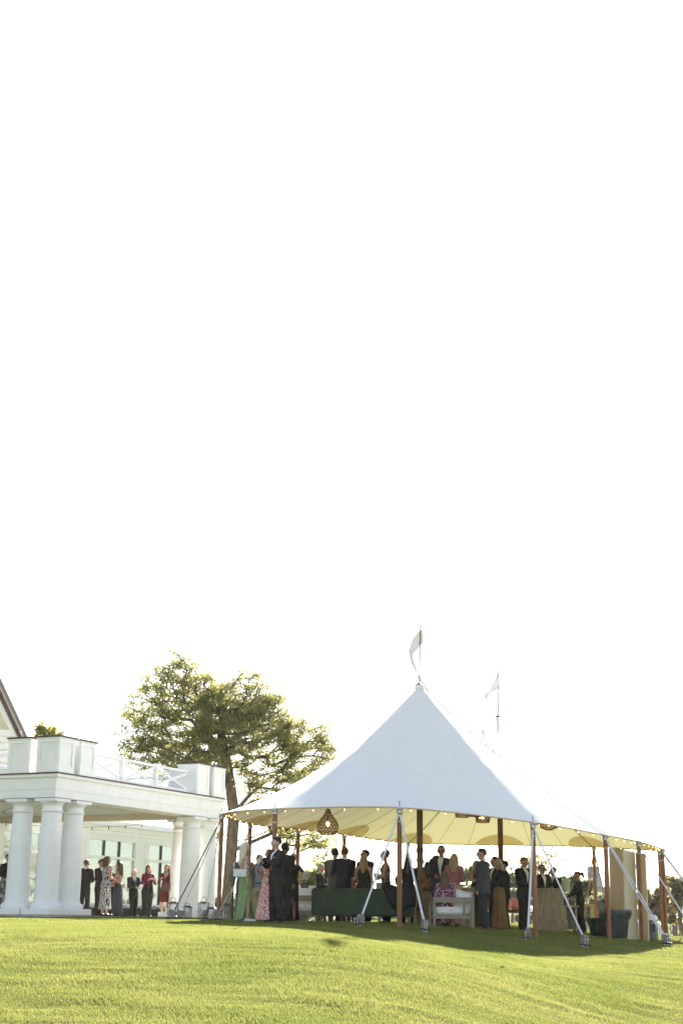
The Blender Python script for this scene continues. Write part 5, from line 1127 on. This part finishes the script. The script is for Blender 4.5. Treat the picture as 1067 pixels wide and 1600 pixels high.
pp('pinkt', 'woman with long light hair in pink shawl seen from behind', 707, 35.5, 1.70, 170, dict(t='top', c=PINKT, tr=BLK, sl=.85, skirt=1, sc=PALEP, hem=.05, flare=1.35), 'light', 'long', 'blonde', ('hold', (.15, -.02, .5)), bulk=1.1)
sx0 = at(693, 34.42)
pp('seated', 'woman in purple floral blouse sitting on the teak bench', 693, 34.50, 1.62, 178, dict(t='top', c=PURP, tr=PURP, sl=.8, zt=.82), 'light', 'long', 'brown', ('hold', 'hold'), seat=True, dz=-.37)
# right of the bench
pp('blond2', 'blonde woman in dark dress left of the grey blazer', 743, 39.2, 1.68, 25, dict(t='dress', c=DKB, hem=.03, flare=1.3, zt=.79), 'tan', 'long', 'blonde', ('drink', 'hold'), yaw=15)
pp('blazer', 'man in grey blazer and navy trousers with sunglasses facing left', 757, 34.5, 1.83, -118, suit(SLATE, tr=NVT, shoe=mat('brown_shoe', (.10, .045, .02), .4)), 'light', 'short', 'dark', ('pocket', 'pocket'), yaw=28, pitch=-4, extra='sun', bulk=1.08)
pp('dark2', 'person in black jacket right behind the grey blazer', 771, 37.4, 1.75, -60, suit(BLK), 'tan', 'short', 'dark', ('hold', 'hold'), yaw=-10)
pp('goldw', 'blonde woman in black jacket over a long gold gown', 780, 36.6, 1.68, -75, dict(t='top', c=BLK, tr=BLK, sl=.95, zt=.86, skirt=1, sc=GOLD, hem=.015, flare=1.35), 'tan', 'bob', 'blonde', ('hold', 'hold'), yaw=15)
pp('dark3', 'man in black suit right of the woman in gold gown', 790, 38.4, 1.70, -110, suit(BLK), 'tan', 'short', 'dark', ('hold', 'down'))
pp('drinkm', 'man in black suit holding a drink by the front right pole', 817, 38.3, 1.82, 35, suit(BLK), 'light', 'short', 'brown', ('hold', 'hold'), yaw=10, pitch=-8, bulk=1.12)
pp('sung', 'man in black suit and sunglasses behind the bar', 848, 43.0, 1.80, 30, suit(BLK, tie='bow'), 'tan', 'short', 'dark', ('hold', 'hold'), yaw=15, extra='sun', bulk=1.15)
pp('drinkr', 'guest in black suit drinking at the right end of the bar', 864, 43.4, 1.76, -40, suit(BLK), 'tan', 'short', 'dark', ('mouth', 'hold'), yaw=-10)
pp('bart', 'bartender in black with hair in a ponytail facing left', 907, 41.6, 1.66, -84, dict(t='top', c=BLK, tr=BLK, sl=.97, zt=.86), 'tan', 'pony', 'dark', ((.10, -.20, .58), (.06, -.21, .58)), pitch=-12, lean=.05)
# under the portico
pp('p1', 'woman in dark top and printed skirt at the left edge behind the columns', 6, 42.0, 1.68, 40, dict(t='top', c=BLK, tr=BLK, sl=.9, skirt=1, sc=PAT, hem=.06, flare=1.4), 'tan', 'bun', 'dark', ('hold', 'hold'))
pp('p3', 'man in dark suit seen from behind beside the near columns', 131, 46.5, 1.72, 165, suit(TUX), 'light', 'short', 'brown', ('hold', 'down'))
pp('p4', 'woman in long black and white printed dress on the portico', 164, 43.6, 1.71, 120, dict(t='dress', c=BW, hem=.12, flare=1.25, zt=.82, fold=(7, .03, .8, 0)), 'light', 'bob', 'brown', ('hold', 'hold'), yaw=10)
pp('p5', 'man in dark suit behind the woman in the printed dress', 153, 45.2, 1.68, 60, suit(TUX), 'tan', 'short', 'dark', ('hold', 'hold'))
pp('p5b', 'older guest with pale hair between the printed dress and the bare backed woman', 171, 49.5, 1.66, 20, suit(TUX, tie=mat('blue_tie', (.05, .07, .15))), 'light', 'short', 'grey', ('hold', 'hold'))
pp('p6', 'woman in dark long skirt with bare shoulders and sunlit brown hair', 184, 46.0, 1.64, -105, dict(t='dress', c=NVS, zt=.72, hem=.04, flare=1.15, openback=1), 'tan', 'long', 'brown', ('chest', 'hold'), lean=-.03)
pp('p7', 'short bald man in black suit on the portico', 209, 51.2, 1.60, 40, suit(BLK, tie=mat('blue_tie', (.05, .07, .15))), 'light', 'bald', 'grey', ('hold', 'hold'), yaw=10, pitch=-10)
pp('p8', 'woman in burgundy patterned jacket and black trousers', 229, 48.3, 1.64, 30, dict(t='top', c=BURG, tr=BLK, sl=.9, zt=.86, wide=1.3, vest=BLK), 'light', 'long', 'dark', ('chest', 'chest'), yaw=12, bulk=1.1)
pp('p9', 'woman with auburn hair in short brown dress holding a bag', 257, 47.6, 1.65, -12, dict(t='dress', c=BRN, hem=.29, flare=1.12, sl=.95, zt=.86, vneck=1), 'light', 'longf', 'red', ('chest', 'hold'), yaw=-15)
# black skirts draped over the sofa back
def drape(parent, poly, Yf, thick, name='draped_skirt'):
    m = MB(); pts = [P(x, y, Yf) for x, y in poly]; c = sum(pts, Vector())/len(pts); inv = PPL[parent]['mw'].inverted(); rings = []
    for k, (dy, sc) in enumerate(((.0, .80), (-.03, .94), (-.07, 1.0), (-.10, .95), (-.115, .7))):
        rings.append([inv @ (c+(p-c)*sc+Vector((0, dy*thick/.1+.012*math.sin(i*2.1)*(k in (2, 3)), 0))) for i, p in enumerate(pts)])
    n_ = len(poly); vs = [q for r_ in rings for q in r_]; fs = [(k*n_+i, k*n_+(i+1) % n_, (k+1)*n_+(i+1) % n_, (k+1)*n_+i) for k in range(4) for i in range(n_)]+[tuple(range(n_))[::-1], tuple(range(4*n_, 5*n_))]
    m.add(vs, fs, True); obj(name, m, BLK, PPL[parent]['o'])
drape('floral', [(597, 1384), (603, 1382), (612, 1382), (620, 1385), (620, 1400), (618, 1412), (614, 1421), (609, 1412), (604, 1402), (600, 1393)], 35.88, .10)
drape('blackw', [(621, 1386), (628, 1381), (640, 1381), (648, 1386), (650, 1398), (649, 1417), (641, 1417), (634, 1420), (627, 1428), (621, 1432), (619, 1420), (619, 1400)], 35.86, .11)
# ================================================================ THINGS HELD
def hand_of(k, i): return PPL[k]['hands'][i]
h_ = hand_of('green', 1); cg = thing('cocktail_glass', 'stemmed glass with an orange drink in the hand of the woman in green', 'glass', h_+Vector((.05, -.02, .0)))
obj('bowl', MB().lathe([(.006, .07), (.03, .10), (.055, .15), (.052, .15), (.028, .105), (0, .08)], n=16), CLEAR, cg); obj('stem', MB().tube([(0, 0, -.04), (0, 0, .08)], .005, 6).lathe([(.035, -.045), (.035, -.04), (.006, -.034)], n=14), CLEAR, cg); obj('drink', MB().lathe([(0, .085), (.028, .107), (.047, .140), (0, .140)], n=16), mat('orange_drink', (.65, .10, .03), .2, .02, trans=.4, tcol=(.9, .2, .05)), cg)
h_ = hand_of('tux', 0); ph = thing('phone', 'pale grey phone held by the man in tuxedo', 'phone', h_+Vector((-.07, -.02, .05)), R(-30)); obj('body', MB().box((0, 0, 0), (.085, .012, .17), Matrix.Rotation(.7, 3, 'Y'), .004), mat('phone_grey', (.5, .51, .52), .3), ph); obj('screen', MB().box((-.0, .0075, 0), (.074, .003, .155), Matrix.Rotation(.7, 3, 'Y')), LENS, ph)
def bag(label, p, rz, w_, hh, d, material, strap=None, flap=True, name='handbag'):
    t = thing(name, label, 'bag', p, rz); obj('body', MB().box((0, 0, 0), (w_, d, hh), bev=.012), material, t)
    if flap:
        f_ = obj('flap', MB().prism([(-w_/2+.004, -d/2-.006, hh/2), (w_/2-.004, -d/2-.006, hh/2), (w_/2-.03, -d/2-.006, 0), (0, -d/2-.006, -.04), (-w_/2+.03, -d/2-.006, 0)], (0, .005, 0)), material, t); obj('clasp', MB().box((0, -d/2-.009, -.02), (.03, .006, .015)), MATS['brass'], f_)
    if strap: obj('strap', MB().tube([(-w_/2, 0, hh/2-.01)]+[Vector(q) for q in strap]+[(w_/2, 0, hh/2-.01)], .006, 5), material, t)
WBAG = mat('white_leather', (.68, .70, .72), .45, .03)
gp = P(375, 1364, 32.3); bag('white shoulder bag hanging behind the woman in green', gp, R(6), .285, .165, .07, WBAG, [(-.10, .08, .25), (.0, .14, .62), (.1, .12, .3)])
h_ = hand_of('blackd', 1); bag('small black clutch beside the woman in the slit dress', h_+Vector((.05, -.03, -.10)), R(10), .19, .14, .04, SHOE, None); bag('white and pink floral purse above the black clutch', h_+Vector((.06, -.01, .12)), R(-10), .17, .19, .05, pattern('purse_print', (.62, .6, .6), (.5, .15, .3), 30, .58), None, False)
h_ = hand_of('p9', 1); bag('plum handbag of the woman in brown dress', h_+Vector((.02, -.06, -.08)), R(-15), .30, .26, .10, mat('plum_leather', (.11, .05, .05), .5), [(-.10, 0, .22), (.1, 0, .22)])
def tumbler(label, k, i, c=(.6, .5, .35)):
    p = hand_of(k, i)+PPL[k]['mw'].to_3x3() @ Vector((0, -.07, .03)); t = thing('tumbler', label, 'glass', p, 0, 'drinks in hand'); obj('glass', MB().lathe([(.028, -.05), (.033, .05), (.030, .05), (.026, -.044), (0, -.044)], n=14), CLEAR, t); obj('drink', MB().lathe([(0, -.043), (.0255, -.043), (.028, .01), (0, .01)], n=14), mat('drink%d' % int(c[0]*100+c[1]*10), c, .2), t)
for lab, k, i, c in (('short drink in the hand of the black suited man by the pole', 'drinkm', 1, (.6, .55, .45)), ('drink held by the woman in burgundy jacket', 'p8', 1, (.6, .3, .15)), ('drink held by the woman in the printed dress', 'p4', 1, (.7, .5, .3)), ('drink held by the bare shouldered woman', 'p6', 0, (.6, .4, .2)), ('drink held by the man in navy suit', 'navy', 1, (.7, .65, .6)), ('drink held by the woman in floral top', 'floral', 0, (.6, .45, .3)), ('drink raised by the guest at the end of the bar', 'drinkr', 0, (.7, .5, .3))): tumbler(lab, k, i, c)
